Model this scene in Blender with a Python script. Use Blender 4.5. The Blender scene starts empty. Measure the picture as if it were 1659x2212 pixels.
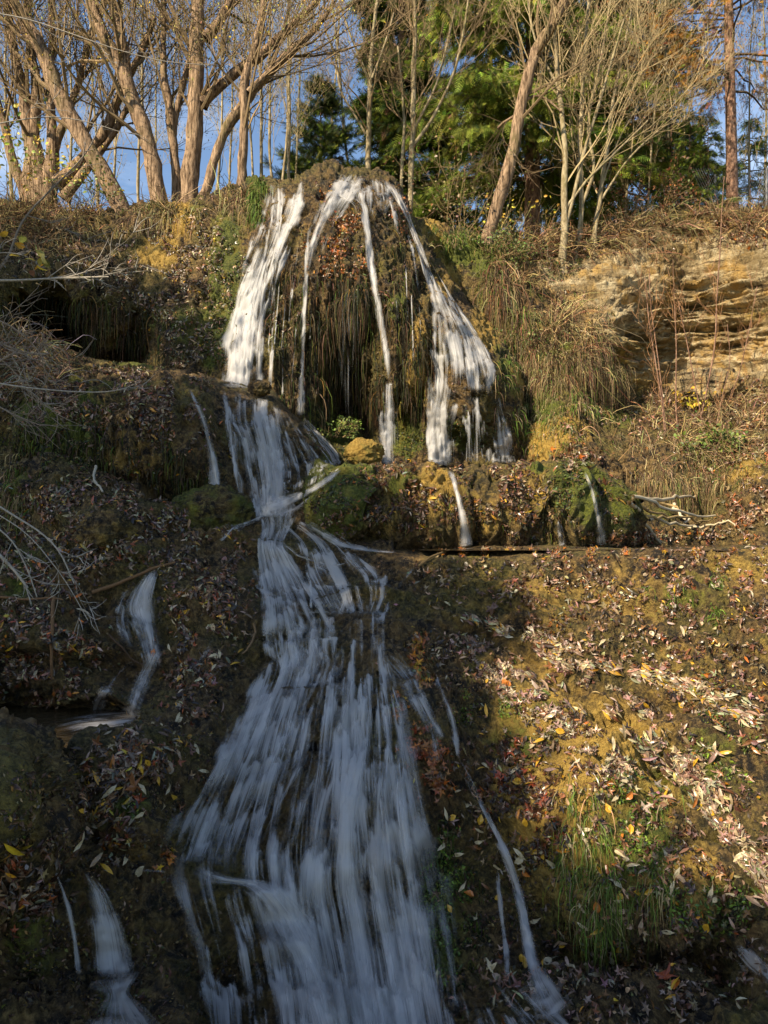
import bpy, math, random
import numpy as np
from mathutils import Vector
from mathutils.bvhtree import BVHTree
rng = np.random.default_rng(11); random.seed(5)
R_ = math.radians
C = bpy.context.scene.collection
sc = bpy.context.scene
# ------------------------------------------------------------------ camera, sky, sun
F = 1640.0; HV = 1140.0; CU = 829.5          # focal length / horizon / centre in 1659x2212 picture units
cam_d = bpy.data.cameras.new('camera'); cam = bpy.data.objects.new('camera', cam_d); C.objects.link(cam)
cam.location = (0, 0, 0); cam.rotation_euler = (R_(90), 0, 0)
cam_d.sensor_fit = 'VERTICAL'; cam_d.sensor_height = 36; cam_d.lens = F/2212*36
cam_d.shift_y = (HV-1106)/2212; cam_d.clip_start = 0.05; cam_d.clip_end = 3000
sc.camera = cam
SUN = Vector((-0.60, -0.58, 0.55)).normalized()
w = bpy.data.worlds.new("World"); sc.world = w; w.use_nodes = True
nt = w.node_tree; nt.nodes.clear()
sky = nt.nodes.new('ShaderNodeTexSky'); sky.sky_type = 'NISHITA'; sky.sun_disc = False
sky.sun_elevation = math.asin(SUN.z); sky.sun_rotation = math.atan2(SUN.x, SUN.y)
sky.air_density = 1.0; sky.dust_density = 0.4; sky.ozone_density = 2.0
tc = nt.nodes.new('ShaderNodeTexCoord'); mp = nt.nodes.new('ShaderNodeMapping'); mp.inputs['Scale'].default_value = (1.5, 1.5, 5.0)
mp.inputs['Rotation'].default_value = (0.2, 0.25, 0.3)
cn = nt.nodes.new('ShaderNodeTexNoise'); cn.inputs['Scale'].default_value = 2.2; cn.inputs['Detail'].default_value = 8; cn.inputs['Roughness'].default_value = 0.6
cr = nt.nodes.new('ShaderNodeValToRGB'); cr.color_ramp.elements[0].position = 0.52; cr.color_ramp.elements[1].position = 0.85
cr.color_ramp.elements[0].color = (0, 0, 0, 1); cr.color_ramp.elements[1].color = (.5, .5, .5, 1)
cm = nt.nodes.new('ShaderNodeMix'); cm.data_type = 'RGBA'; cm.inputs[7].default_value = (7.5, 8.2, 9.2, 1)
bg = nt.nodes.new('ShaderNodeBackground'); bg.inputs[1].default_value = 0.10
wo = nt.nodes.new('ShaderNodeOutputWorld'); L = nt.links.new
L(tc.outputs['Generated'], mp.inputs[0]); L(mp.outputs[0], cn.inputs['Vector']); L(cn.outputs[0], cr.inputs[0]); L(cr.outputs[0], cm.inputs[0])
L(sky.outputs[0], cm.inputs[6]); L(cm.outputs[2], bg.inputs[0]); L(bg.outputs[0], wo.inputs[0])
sd = bpy.data.lights.new('sun', 'SUN'); sd.energy = 5.0; sd.angle = R_(0.5); sd.color = (1.0, 0.86, 0.64)
so = bpy.data.objects.new('sun', sd); C.objects.link(so); so.rotation_euler = SUN.to_track_quat('Z', 'Y').to_euler()
sc.view_settings.view_transform = 'Standard'; sc.view_settings.look = 'None'; sc.view_settings.exposure = 1.05; sc.view_settings.gamma = 1.0
sc.render.engine = 'CYCLES'; sc.cycles.use_denoising = True; sc.cycles.transparent_max_bounces = 24; sc.cycles.max_bounces = 6

# ------------------------------------------------------------------ numpy helpers
def P(u, v, D):
    u, v, D = np.asarray(u, float), np.asarray(v, float), np.asarray(D, float)
    return np.stack([(u-CU)/F*D, D+0*u, (HV-v)/F*D], -1)
def _h(ix, iy, iz, s):
    n = (ix*374761393 + iy*668265263 + iz*2147483647 + s*974711) & 0xFFFFFFFF
    n = ((n ^ (n >> 13))*1274126177) & 0xFFFFFFFF
    n = ((n ^ (n >> 16))*2246822519) & 0xFFFFFFFF
    return ((n ^ (n >> 15)) & 0xFFFFFF)/float(0xFFFFFF)
def vn(p, s=0):
    p = np.asarray(p, float); i = np.floor(p).astype(np.int64); f = p-i; f = f*f*f*(f*(f*6-15)+10)
    x, y, z = i[..., 0], i[..., 1], i[..., 2]; fx, fy, fz = f[..., 0], f[..., 1], f[..., 2]; r = 0
    for a in (0, 1):
        for b in (0, 1):
            for c in (0, 1):
                r = r + _h(x+a, y+b, z+c, s)*(fx if a else 1-fx)*(fy if b else 1-fy)*(fz if c else 1-fz)
    return r*2-1
def fbm(p, o=4, s=0, g=0.5):
    p = np.asarray(p, float); r = 0; a = 1; t = 0
    for k in range(o):
        r = r+a*vn(p*(2.03**k)+17.3*k, s+k); t += a; a *= g
    return r/t
def unit(a): return a/np.maximum(np.linalg.norm(a, axis=-1, keepdims=True), 1e-9)

class MB:
    """collects vertices and faces, then links them as one mesh object"""
    def __init__(s): s.v = []; s.f = []; s.n = 0; s.c = []; s.uv = []
    def add(s, v, f, col=None, uv=None):
        v = np.asarray(v, float).reshape(-1, 3)
        if not isinstance(f, list): f = [f]
        for q in f:
            if len(q): s.f.append(np.asarray(q, np.int64)+s.n)
        s.v.append(v); s.n += len(v)
        s.c.append(np.ones((len(v), 4)) if col is None else np.broadcast_to(np.asarray(col, float), (len(v), 4)))
        s.uv.append(np.zeros((len(v), 2)) if uv is None else np.asarray(uv, float).reshape(-1, 2))
        return s
    def build(s, name, mat, parent=None, smooth=True, loc=None):
        me = bpy.data.meshes.new(name)
        v = np.concatenate(s.v); o = np.zeros(3)
        if parent is not None: o = np.array(parent.location)
        elif loc is not None: o = np.array(loc, float)
        v = v-o
        tot = sum(q.shape[0] for q in s.f); ls = np.concatenate([q.reshape(-1) for q in s.f])
        lt = np.concatenate([np.full(q.shape[0], q.shape[1]) for q in s.f])
        me.vertices.add(len(v)); me.vertices.foreach_set('co', v.astype(np.float32).reshape(-1))
        me.loops.add(len(ls)); me.loops.foreach_set('vertex_index', ls.astype(np.int32))
        me.polygons.add(tot); me.polygons.foreach_set('loop_start', (np.cumsum(lt)-lt).astype(np.int32))
        me.polygons.foreach_set('loop_total', lt.astype(np.int32))
        me.polygons.foreach_set('use_smooth', np.full(tot, smooth))
        me.update(calc_edges=True)
        a = me.attributes.new('col', 'FLOAT_COLOR', 'POINT'); a.data.foreach_set('color', np.concatenate(s.c).astype(np.float32).reshape(-1))
        uv = np.concatenate(s.uv)
        b = me.attributes.new('st', 'FLOAT2', 'POINT'); b.data.foreach_set('vector', uv.astype(np.float32).reshape(-1))
        if mat: me.materials.append(mat)
        ob = bpy.data.objects.new(name, me); C.objects.link(ob)
        if parent is not None: ob.parent = parent
        elif loc is not None: ob.location = loc
        return ob
def tag(o, label=None, cat=None, group=None, kind=None):
    if label: o['label'] = label
    if cat: o['category'] = cat
    if group: o['group'] = group
    if kind: o['kind'] = kind
    return o
def empty(name, loc, label, cat, group=None):
    o = bpy.data.objects.new(name, None); C.objects.link(o); o.location = tuple(float(x) for x in loc); o.empty_display_size = .2
    return tag(o, label, cat, group)
class Tubes:
    def __init__(s): s.d = {}
    def add(s, pts, rad, sides=4, col=(1, 1, 1, 1)):
        pts = np.asarray(pts, float); s.d.setdefault((len(pts), sides), []).append((pts, np.broadcast_to(np.asarray(rad, float), (len(pts),)), col))
    def into(s, mb):
        for (n, k), L_ in s.d.items():
            p = np.array([a[0] for a in L_]); r = np.array([a[1] for a in L_]); c = np.array([a[2] for a in L_])
            t = np.empty_like(p); t[:, 1:-1] = p[:, 2:]-p[:, :-2]; t[:, 0] = p[:, 1]-p[:, 0]; t[:, -1] = p[:, -1]-p[:, -2]; t = unit(t)
            ref = np.where(np.abs(unit((p[:, -1]-p[:, 0]))[:, None, 1:2]) > .8, np.array([1., 0, 0]), np.array([0, 1., 0]))
            a = unit(np.cross(t, np.broadcast_to(ref, t.shape))); b = np.cross(t, a)
            th = np.arange(k)/k*2*np.pi
            V = p[:, :, None]+r[:, :, None, None]*(a[:, :, None]*np.cos(th)[None, None, :, None]+b[:, :, None]*np.sin(th)[None, None, :, None])
            N = len(L_); base = np.arange(N)[:, None, None]*n*k; i = np.arange(n-1)[None, :, None]*k; j = np.arange(k)[None, None, :]; j2 = (j+1) % k
            q = np.stack([base+i+j, base+i+j2, base+i+k+j2, base+i+k+j], -1).reshape(-1, 4)
            mb.add(V.reshape(-1, 3), q, np.repeat(c, n*k, 0).reshape(-1, 4) if c.ndim == 2 else None)
        return mb
def frames(n, roll):
    """two tangent vectors for each normal, turned by roll"""
    n = unit(n); ref = np.where(np.abs(n[:, 2:3]) > .9, np.array([1., 0, 0]), np.array([0, 0, 1.]))
    a = unit(np.cross(ref, n)); b = np.cross(n, a)
    c, s = np.cos(roll)[:, None], np.sin(roll)[:, None]
    return a*c+b*s, b*c-a*s, n
def stamp(mb, tmpl, faces, pos, X, Y, Z, scale, col):
    """many copies of one small shape in one mesh: template axes X (width), Y (length), Z (lift)"""
    N = len(pos); m = len(tmpl); s = np.asarray(scale).reshape(N, -1)
    if s.shape[1] == 1: s = np.repeat(s, 3, 1)
    V = pos[:, None]+tmpl[None, :, 0:1]*X[:, None]*s[:, None, 0:1]+tmpl[None, :, 1:2]*Y[:, None]*s[:, None, 1:2]+tmpl[None, :, 2:3]*Z[:, None]*s[:, None, 2:3]
    fs = []
    for f in faces:
        f = np.asarray(f); fs.append((f[None]+np.arange(N)[:, None, None]*m).reshape(-1, f.shape[1]))
    cc = np.concatenate([col, np.ones((N, 1))], 1) if col.shape[1] == 3 else col
    mb.add(V.reshape(-1, 3), fs, np.repeat(cc, m, 0))
# leaf templates (unit length along Y, Z is curl)
def T_leaf(wd, curl=.12, n=4):
    ys = np.linspace(0, 1, n+1); v = [(0, 0, 0)]
    for y in ys[1:-1]:
        ww = wd*math.sin(math.pi*y**.85)*.5; zc = curl*4*y*(1-y)
        v += [(-ww, y, zc+.25*ww), (0, y, zc), (ww, y, zc+.25*ww)]
    v.append((0, 1, 0)); k = n-1; t = [(0, 1, 2), (0, 2, 3)]; q = []
    for i in range(k-1):
        a = 1+3*i; q += [(a, a+3, a+4, a+1), (a+1, a+4, a+5, a+2)]
    a = 1+3*(k-1); e = len(v)-1; t += [(a, e, a+1), (a+1, e, a+2)]
    return np.array(v, float)-np.array([0, .5, 0]), [np.array(t).reshape(-1, 3)]+([np.array(q)] if q else [])
def T_maple():
    out = []; lob = [(-2.45, .55), (-1.25, .9), (0, 1.1), (1.25, .9), (2.45, .55)]
    for i, (a, r) in enumerate(lob):
        out += [(math.sin(a-.2)*r*.62, math.cos(a-.2)*r*.62), (math.sin(a)*r, math.cos(a)*r), (math.sin(a+.2)*r*.62, math.cos(a+.2)*r*.62)]
        if i < 4:
            m = (a+lob[i+1][0])/2; out.append((math.sin(m)*.34, math.cos(m)*.34))
    out.append((0, -.12)); v = [(0, 0, 0.0)]+[(x*.55, y*.55, .16*math.sin(3*x+1)*abs(y)+.12*(x*x+y*y)) for x, y in out]
    n = len(out); return np.array(v, float), [np.array([(0, 1+(i+1) % n, 1+i) for i in range(n)])]
TW, TR, TM = T_leaf(.24, .10), T_leaf(.62, .08), T_maple()
TS = T_leaf(.45, .05, 2)

# ------------------------------------------------------------------ materials
def nodes(name):
    m = bpy.data.materials.new(name); m.use_nodes = True; n = m.node_tree; n.nodes.clear()
    o = n.nodes.new('ShaderNodeOutputMaterial'); return m, n, o
def N(n, t, **k):
    x = n.nodes.new(t)
    for a, b in k.items():
        if a in ('data_type', 'blend_type', 'operation', 'feature', 'attribute_name', 'noise_dimensions', 'interpolation_type', 'distance'): setattr(x, a, b)
        else:
            x.inputs[a.replace('_', ' ')].default_value = b
    return x
def ramp(n, src, p0, p1, c0=(0, 0, 0, 1), c1=(1, 1, 1, 1)):
    r = n.nodes.new('ShaderNodeValToRGB'); e = r.color_ramp.elements; e[0].position = p0; e[1].position = p1; e[0].color = c0; e[1].color = c1
    n.links.new(src, r.inputs[0]); return r.outputs[0]
def mixc(n, f, a, b, bt='MIX'):
    m = n.nodes.new('ShaderNodeMix'); m.data_type = 'RGBA'; m.blend_type = bt
    for i, x in ((0, f), (6, a), (7, b)):
        if hasattr(x, 'links') or isinstance(x, bpy.types.NodeSocket): n.links.new(x, m.inputs[i])
        else: m.inputs[i].default_value = x if i == 0 or len(x) == 4 else (*x, 1)
    return m.outputs[2]
def math_(n, op, a, b=None, clamp=False):
    m = n.nodes.new('ShaderNodeMath'); m.operation = op; m.use_clamp = clamp
    for i, x in enumerate((a, b)):
        if x is None: continue
        if isinstance(x, bpy.types.NodeSocket): n.links.new(x, m.inputs[i])
        else: m.inputs[i].default_value = x
    return m.outputs[0]
def noise(n, co, scale, detail=4, rough=.55, sx=(1, 1, 1)):
    mpn = n.nodes.new('ShaderNodeMapping'); mpn.inputs['Scale'].default_value = sx; n.links.new(co, mpn.inputs[0])
    t = n.nodes.new('ShaderNodeTexNoise'); t.inputs['Scale'].default_value = scale; t.inputs['Detail'].default_value = detail; t.inputs['Roughness'].default_value = rough
    n.links.new(mpn.outputs[0], t.inputs['Vector']); return t.outputs[0]
def m_rock():
    """tufa: attribute col = (moss, ochre, pale limestone, wet)"""
    m, n, o = nodes('tufa'); l = n.links.new
    at = n.nodes.new('ShaderNodeAttribute'); at.attribute_name = 'col'; sp = n.nodes.new('ShaderNodeSeparateColor'); l(at.outputs['Color'], sp.inputs[0])
    tcn = n.nodes.new('ShaderNodeTexCoord'); co = tcn.outputs['Object']
    n1 = noise(n, co, 7, 8, .65); n2 = noise(n, co, 28, 6, .7); n3 = noise(n, co, 3.2, 5, .6, (1, 1, .45)); n4 = noise(n, co, 60, 3, .7)
    base = mixc(n, ramp(n, n1, .40, .62), (.014, .010, .006), (.185, .112, .036))
    base = mixc(n, ramp(n, n2, .50, .74), base, (.34, .22, .085)); n5b = noise(n, co, 1.6, 4, .6); base = mixc(n, ramp(n, n5b, .45, .66), base, mixc(n, ramp(n, n2, .4, .65), (.05, .042, .010), (.22, .17, .035)))
    och = mixc(n, ramp(n, n2, .3, .7), (.24, .14, .022), (.52, .34, .075))
    n5 = noise(n, co, 1.6, 4, .6)
    lim = mixc(n, ramp(n, n1, .35, .62), (.27, .185, .085), (.60, .49, .29)); lim = mixc(n, ramp(n, n3, .48, .62), lim, (.42, .26, .08)); n6 = noise(n, co, 2.2, 6, .7, (1, 1, 6.5)); lim = mixc(n, ramp(n, n6, .53, .62), lim, (.085, .055, .025)); lim = mixc(n, ramp(n, n5, .52, .66), lim, (.20, .14, .06))
    moss = mixc(n, ramp(n, n2, .35, .7), (.035, .05, .006), (.18, .19, .022)); moss = mixc(n, ramp(n, n3, .55, .7), moss, (.19, .155, .02))
    def f(mask, nz, g=3.0):      # mask broken up by noise
        return math_(n, 'MULTIPLY', math_(n, 'SUBTRACT', math_(n, 'ADD', mask, nz), 0.82), g, True)
    c = mixc(n, f(sp.outputs[1], n1), base, och); c = mixc(n, f(sp.outputs[2], n3), c, lim); c = mixc(n, f(sp.outputs[0], n1, 4), c, moss)
    c = mixc(n, math_(n, 'MULTIPLY', at.outputs['Alpha'], .55), c, (.50, .47, .43, 1), 'MULTIPLY')
    b = n.nodes.new('ShaderNodeBsdfPrincipled'); l(c, b.inputs['Base Color'])
    dry = ramp(n, n2, .4, .7, (.95, .95, .95, 1), (.62, .62, .62, 1)); wet = ramp(n, n4, .35, .65, (.20, .20, .20, 1), (.6, .6, .6, 1)); b.inputs['Specular IOR Level'].default_value = .35
    l(mixc(n, at.outputs['Alpha'], dry, wet), b.inputs['Roughness'])
    h = math_(n, 'ADD', math_(n, 'MULTIPLY', n1, .6), math_(n, 'ADD', math_(n, 'MULTIPLY', n2, .35), math_(n, 'MULTIPLY', n4, .12)))
    bp = n.nodes.new('ShaderNodeBump'); bp.inputs['Strength'].default_value = 1.0; bp.inputs['Distance'].default_value = .13; l(h, bp.inputs['Height']); l(bp.outputs[0], b.inputs['Normal'])
    l(b.outputs[0], o.inputs[0]); return m
def m_leaf(name='leaf', rough=.55, trans=.25, spec=.5):
    m, n, o = nodes(name); l = n.links.new
    at = n.nodes.new('ShaderNodeAttribute'); at.attribute_name = 'col'; tcn = n.nodes.new('ShaderNodeTexCoord')
    nz = noise(n, tcn.outputs['Object'], 60, 3, .6); c = mixc(n, ramp(n, nz, .3, .75), (.62, .60, .58, 1), (1.15, 1.1, 1.05, 1)); c = mixc(n, 1.0, at.outputs['Color'], c, 'MULTIPLY')
    b = n.nodes.new('ShaderNodeBsdfPrincipled'); l(c, b.inputs['Base Color']); b.inputs['Roughness'].default_value = rough; b.inputs['Specular IOR Level'].default_value = spec
    t = n.nodes.new('ShaderNodeBsdfTranslucent'); l(c, t.inputs[0]); x = n.nodes.new('ShaderNodeMixShader'); x.inputs[0].default_value = trans
    l(b.outputs[0], x.inputs[1]); l(t.outputs[0], x.inputs[2]); l(x.outputs[0], o.inputs[0]); return m
def m_bark(name, ca, cb, cm, moss=.3, sx=(9, 9, 1.2), dist=.05):
    m, n, o = nodes(name); l = n.links.new; tcn = n.nodes.new('ShaderNodeTexCoord'); co = tcn.outputs['Object']
    r = noise(n, co, 3.2, 6, .65, sx); g = noise(n, co, 1.3, 4, .6)
    c = mixc(n, ramp(n, r, .38, .62), ca, cb); c = mixc(n, ramp(n, g, .62-moss*.3, .80-moss*.2), c, cm)
    b = n.nodes.new('ShaderNodeBsdfPrincipled'); l(c, b.inputs['Base Color']); b.inputs['Roughness'].default_value = .9; b.inputs['Specular IOR Level'].default_value = .2
    bp = n.nodes.new('ShaderNodeBump'); bp.inputs['Distance'].default_value = dist; l(r, bp.inputs['Height']); l(bp.outputs[0], b.inputs['Normal']); l(b.outputs[0], o.inputs[0]); return m
def m_water(name, k_s=34.0, k_t=1.0, thr=.80, gain=2.5, tint=(.64, .62, .60)):
    """long-exposure water: white streaks running along the flow, clear in between"""
    m, n, o = nodes(name); l = n.links.new
    st = n.nodes.new('ShaderNodeAttribute'); st.attribute_name = 'st'; at = n.nodes.new('ShaderNodeAttribute'); at.attribute_name = 'col'
    sp = n.nodes.new('ShaderNodeSeparateColor'); l(at.outputs['Color'], sp.inputs[0])
    a = noise(n, st.outputs['Vector'], 1, 3, .6, (k_s, k_t, 1)); b_ = noise(n, st.outputs['Vector'], 1, 3, .6, (k_s*3.1, k_t*1.3, 1)); c_ = noise(n, st.outputs['Vector'], 1, 2, .5, (k_s*.22, k_t*.9, 1))
    s = math_(n, 'ADD', math_(n, 'MULTIPLY', a, .8), math_(n, 'ADD', math_(n, 'MULTIPLY', b_, .6), math_(n, 'MULTIPLY', c_, .5))); s = math_(n, 'SUBTRACT', s, .45)
    dens = math_(n, 'ADD', math_(n, 'SUBTRACT', s, .5), math_(n, 'MULTIPLY', math_(n, 'SUBTRACT', sp.outputs[0], thr), .85))
    al = math_(n, 'MULTIPLY', dens, gain, True); al = math_(n, 'MULTIPLY', al, sp.outputs[1], True)
    al = math_(n, 'MULTIPLY', al, .70)
    d = n.nodes.new('ShaderNodeBsdfDiffuse'); d.inputs[0].default_value = (*tint, 1); t = n.nodes.new('ShaderNodeBsdfTranslucent'); t.inputs[0].default_value = (*tint, 1)
    g = n.nodes.new('ShaderNodeBsdfGlossy'); g.inputs['Roughness'].default_value = .5; g.inputs[0].default_value = (.9, .95, 1, 1)
    x = n.nodes.new('ShaderNodeMixShader'); x.inputs[0].default_value = .35; l(d.outputs[0], x.inputs[1]); l(t.outputs[0], x.inputs[2])
    y = n.nodes.new('ShaderNodeMixShader'); y.inputs[0].default_value = .04; l(x.outputs[0], y.inputs[1]); l(g.outputs[0], y.inputs[2])
    bp = n.nodes.new('ShaderNodeBump'); bp.inputs['Distance'].default_value = .03; bp.inputs['Strength'].default_value = .6; l(s, bp.inputs['Height'])
    for q in (d, t, g): l(bp.outputs[0], q.inputs['Normal'])
    tr = n.nodes.new('ShaderNodeBsdfTransparent'); z = n.nodes.new('ShaderNodeMixShader'); l(al, z.inputs[0]); l(tr.outputs[0], z.inputs[1]); l(y.outputs[0], z.inputs[2]); l(z.outputs[0], o.inputs[0])
    return m
def m_pool():
    m, n, o = nodes('pool_water'); l = n.links.new; tcn = n.nodes.new('ShaderNodeTexCoord'); r = noise(n, tcn.outputs['Object'], 5, 4, .6, (1, 3, 1))
    b = n.nodes.new('ShaderNodeBsdfPrincipled'); b.inputs['Base Color'].default_value = (.045, .032, .016, 1); b.inputs['Roughness'].default_value = .10; b.inputs['IOR'].default_value = 1.33
    bp = n.nodes.new('ShaderNodeBump'); bp.inputs['Distance'].default_value = .03; l(r, bp.inputs['Height']); l(bp.outputs[0], b.inputs['Normal']); l(b.outputs[0], o.inputs[0]); return m
M_ROCK = m_rock(); M_LEAF = m_leaf(); M_GRASS = m_leaf('blade', .7, .3, .25); M_WETLEAF = m_leaf('wet_leaf', .32, .12, .5)
M_NEEDLE = m_leaf('needles', .7, .2, .2)
M_BARK = m_bark('willow_bark', (.075, .045, .024), (.40, .27, .165), (.11, .10, .03), .25)
M_BARK2 = m_bark('pale_bark', (.16, .12, .06), (.38, .31, .19), (.17, .15, .05), .3, (5, 5, 2), .015)
M_BARK3 = m_bark('conifer_bark', (.09, .045, .028), (.34, .20, .13), (.16, .10, .04), .1, (7, 7, 3), .04)
M_TWIG = m_leaf('twig', .85, 0.0, .15)
M_FALL = m_water('falling_water'); M_POOL = m_pool()

# ------------------------------------------------------------------ terrain layers
def tps(ctrl, lam=.02):
    c = np.array(ctrl, float); X = c[:, :2]/100.0; n = len(X)
    def ph(r2): return np.where(r2 > 1e-9, .5*r2*np.log(np.maximum(r2, 1e-12)), 0)
    K = ph(((X[:, None]-X[None])**2).sum(-1))+lam*np.eye(n); Q = np.concatenate([np.ones((n, 1)), X], 1)
    A = np.block([[K, Q], [Q.T, np.zeros((3, 3))]]); w_ = np.linalg.solve(A, np.concatenate([c[:, 2], np.zeros(3)]))
    def ev(u, v):
        x = np.stack([np.ravel(u), np.ravel(v)], -1)/100.0; out = np.empty(len(x))
        for i in range(0, len(x), 20000):
            y = x[i:i+20000]; out[i:i+20000] = ph(((y[:, None]-X[None])**2).sum(-1))@w_[:n]+w_[n]+y@w_[n+1:]
        return out.reshape(np.shape(u))
    return ev
def blobs(u, v, L_):
    r = np.zeros(np.shape(u))
    for b in L_:
        bu, bv, ru, rv, a = b[:5]; r = np.maximum(r, a*np.exp(-(((u-bu)/ru)**2+((v-bv)/rv)**2)*1.1))
    return r
def inpoly(u, v, poly):
    c = np.zeros(len(u), bool); n = len(poly)
    for i in range(n):
        (x1, y1), (x2, y2) = poly[i], poly[(i+1) % n]
        k = ((y1 > v) != (y2 > v)); xx = (x2-x1)*(v-y1)/((y2-y1) if y2 != y1 else 1e-9)+x1; c ^= k & (u < xx)
    return c
POOL_L = [(-310, 1530), (0, 1528), (120, 1530), (200, 1535), (290, 1538), (300, 1562), (270, 1605), (225, 1640), (190, 1690), (125, 1715), (80, 1700), (40, 1662), (0, 1645), (-310, 1640)]
LAYERS = []
def layer(name, u0, u1, nu, top, nv, vbot, ctrl, ext, rw, rd, disp, mask, label=None, cat=None, struct=True):
    top = np.array(top, float); us = np.linspace(u0, u1, nu); vt = np.interp(us, top[:, 0], top[:, 1])
    vt = vt+3*fbm(np.stack([us/14, us*0, us*0], -1), 3, 5)
    ev = tps(ctrl); t = np.linspace(0, 1, nv)[:, None]; U = np.broadcast_to(us, (nv, nu)); V = vt[None]+(vbot-vt[None])*t**1.0
    D = ev(U, V); x = np.clip((V-vt[None])/rw, 0, 1); D = D+rd*(1-np.sqrt(1-(1-x)**2+1e-9))
    G = P(U, V, D); crest = G[0]; rows = []
    ek = np.array([(0, 0)]+list(ext), float); acc = np.concatenate([[0], np.cumsum(np.hypot(np.diff(ek[:, 0]), np.diff(ek[:, 1])))])
    for s in np.linspace(0, 1, 26)[1:]:
        q = s**1.7*acc[-1]; rows.append(crest+np.array([0, np.interp(q, acc, ek[:, 0]), np.interp(q, acc, ek[:, 1])]))
    E = np.array(rows[::-1]); G = np.concatenate([E, G]); ne = len(E)
    U = np.concatenate([np.broadcast_to(us, (ne, nu)), U]); V = np.concatenate([np.broadcast_to(vt, (ne, nu)), V])
    nr = unit(np.cross(np.gradient(G, axis=1), np.gradient(G, axis=0)))
    nr = np.where(((nr*(-G)).sum(-1, keepdims=True) < 0) & (np.arange(len(G))[:, None, None] >= ne), -nr, nr)
    up = np.arange(len(G))[:, None, None] < ne; nr = np.where(up & (nr[..., 2:3] < 0), -nr, nr)
    G = G+nr*disp(G, U, V)[..., None]
    if name == 'terrain':        # the bed of the left pool lies below its water
        mk = sum(inpoly((U+dx).ravel(), (V+dy).ravel(), POOL_L).astype(float) for dx in (-10, 0, 10) for dy in (-7, 0, 7)).reshape(U.shape)/9
        mk = mk*(np.arange(len(G))[:, None] >= ne); Dp = -1.55*F/(HV-np.maximum(V, HV+150)); G = G*(1-mk[..., None])+P(U, V, Dp+.35)*mk[..., None]
    nz = fbm(G*1.7, 4, 3)
    m = np.stack([np.clip(blobs(U, V, mask[i])+(.18*nz if i < 3 else 0)*(blobs(U, V, mask[i]) > .02), 0, 1) for i in range(4)], -1)
    H, W = G.shape[:2]; idx = np.arange(H*W).reshape(H, W); q = np.stack([idx[:-1, :-1], idx[1:, :-1], idx[1:, 1:], idx[:-1, 1:]], -1).reshape(-1, 4)
    mb = MB().add(G, q, m.reshape(-1, 4)); o = mb.build(name, M_ROCK)
    if struct: tag(o, kind='structure')
    if label: tag(o, label, cat)
    g2 = G[::2, ::2]; LAYERS.append((name, g2)); return G
def tufa(a=1.0, curt=1.0, fine=1.0):
    def f(G, U, V):
        w_ = G+.15*np.stack([fbm(G*2, 2, 40), fbm(G*2, 2, 41), fbm(G*2, 2, 42)], -1)
        r = a*.10*fbm(w_*1.3, 3, 1)
        c = fbm(w_*np.array([5.5, 5.5, 1.1]), 3, 7); r = r+curt*.075*(1-np.abs(c)*2)
        r = r+fine*.05*fbm(w_*9, 3, 9)+fine*.034*(1-2*np.abs(fbm(w_*np.array([15, 15, 8]), 2, 12)))
        return r
    return f

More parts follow.
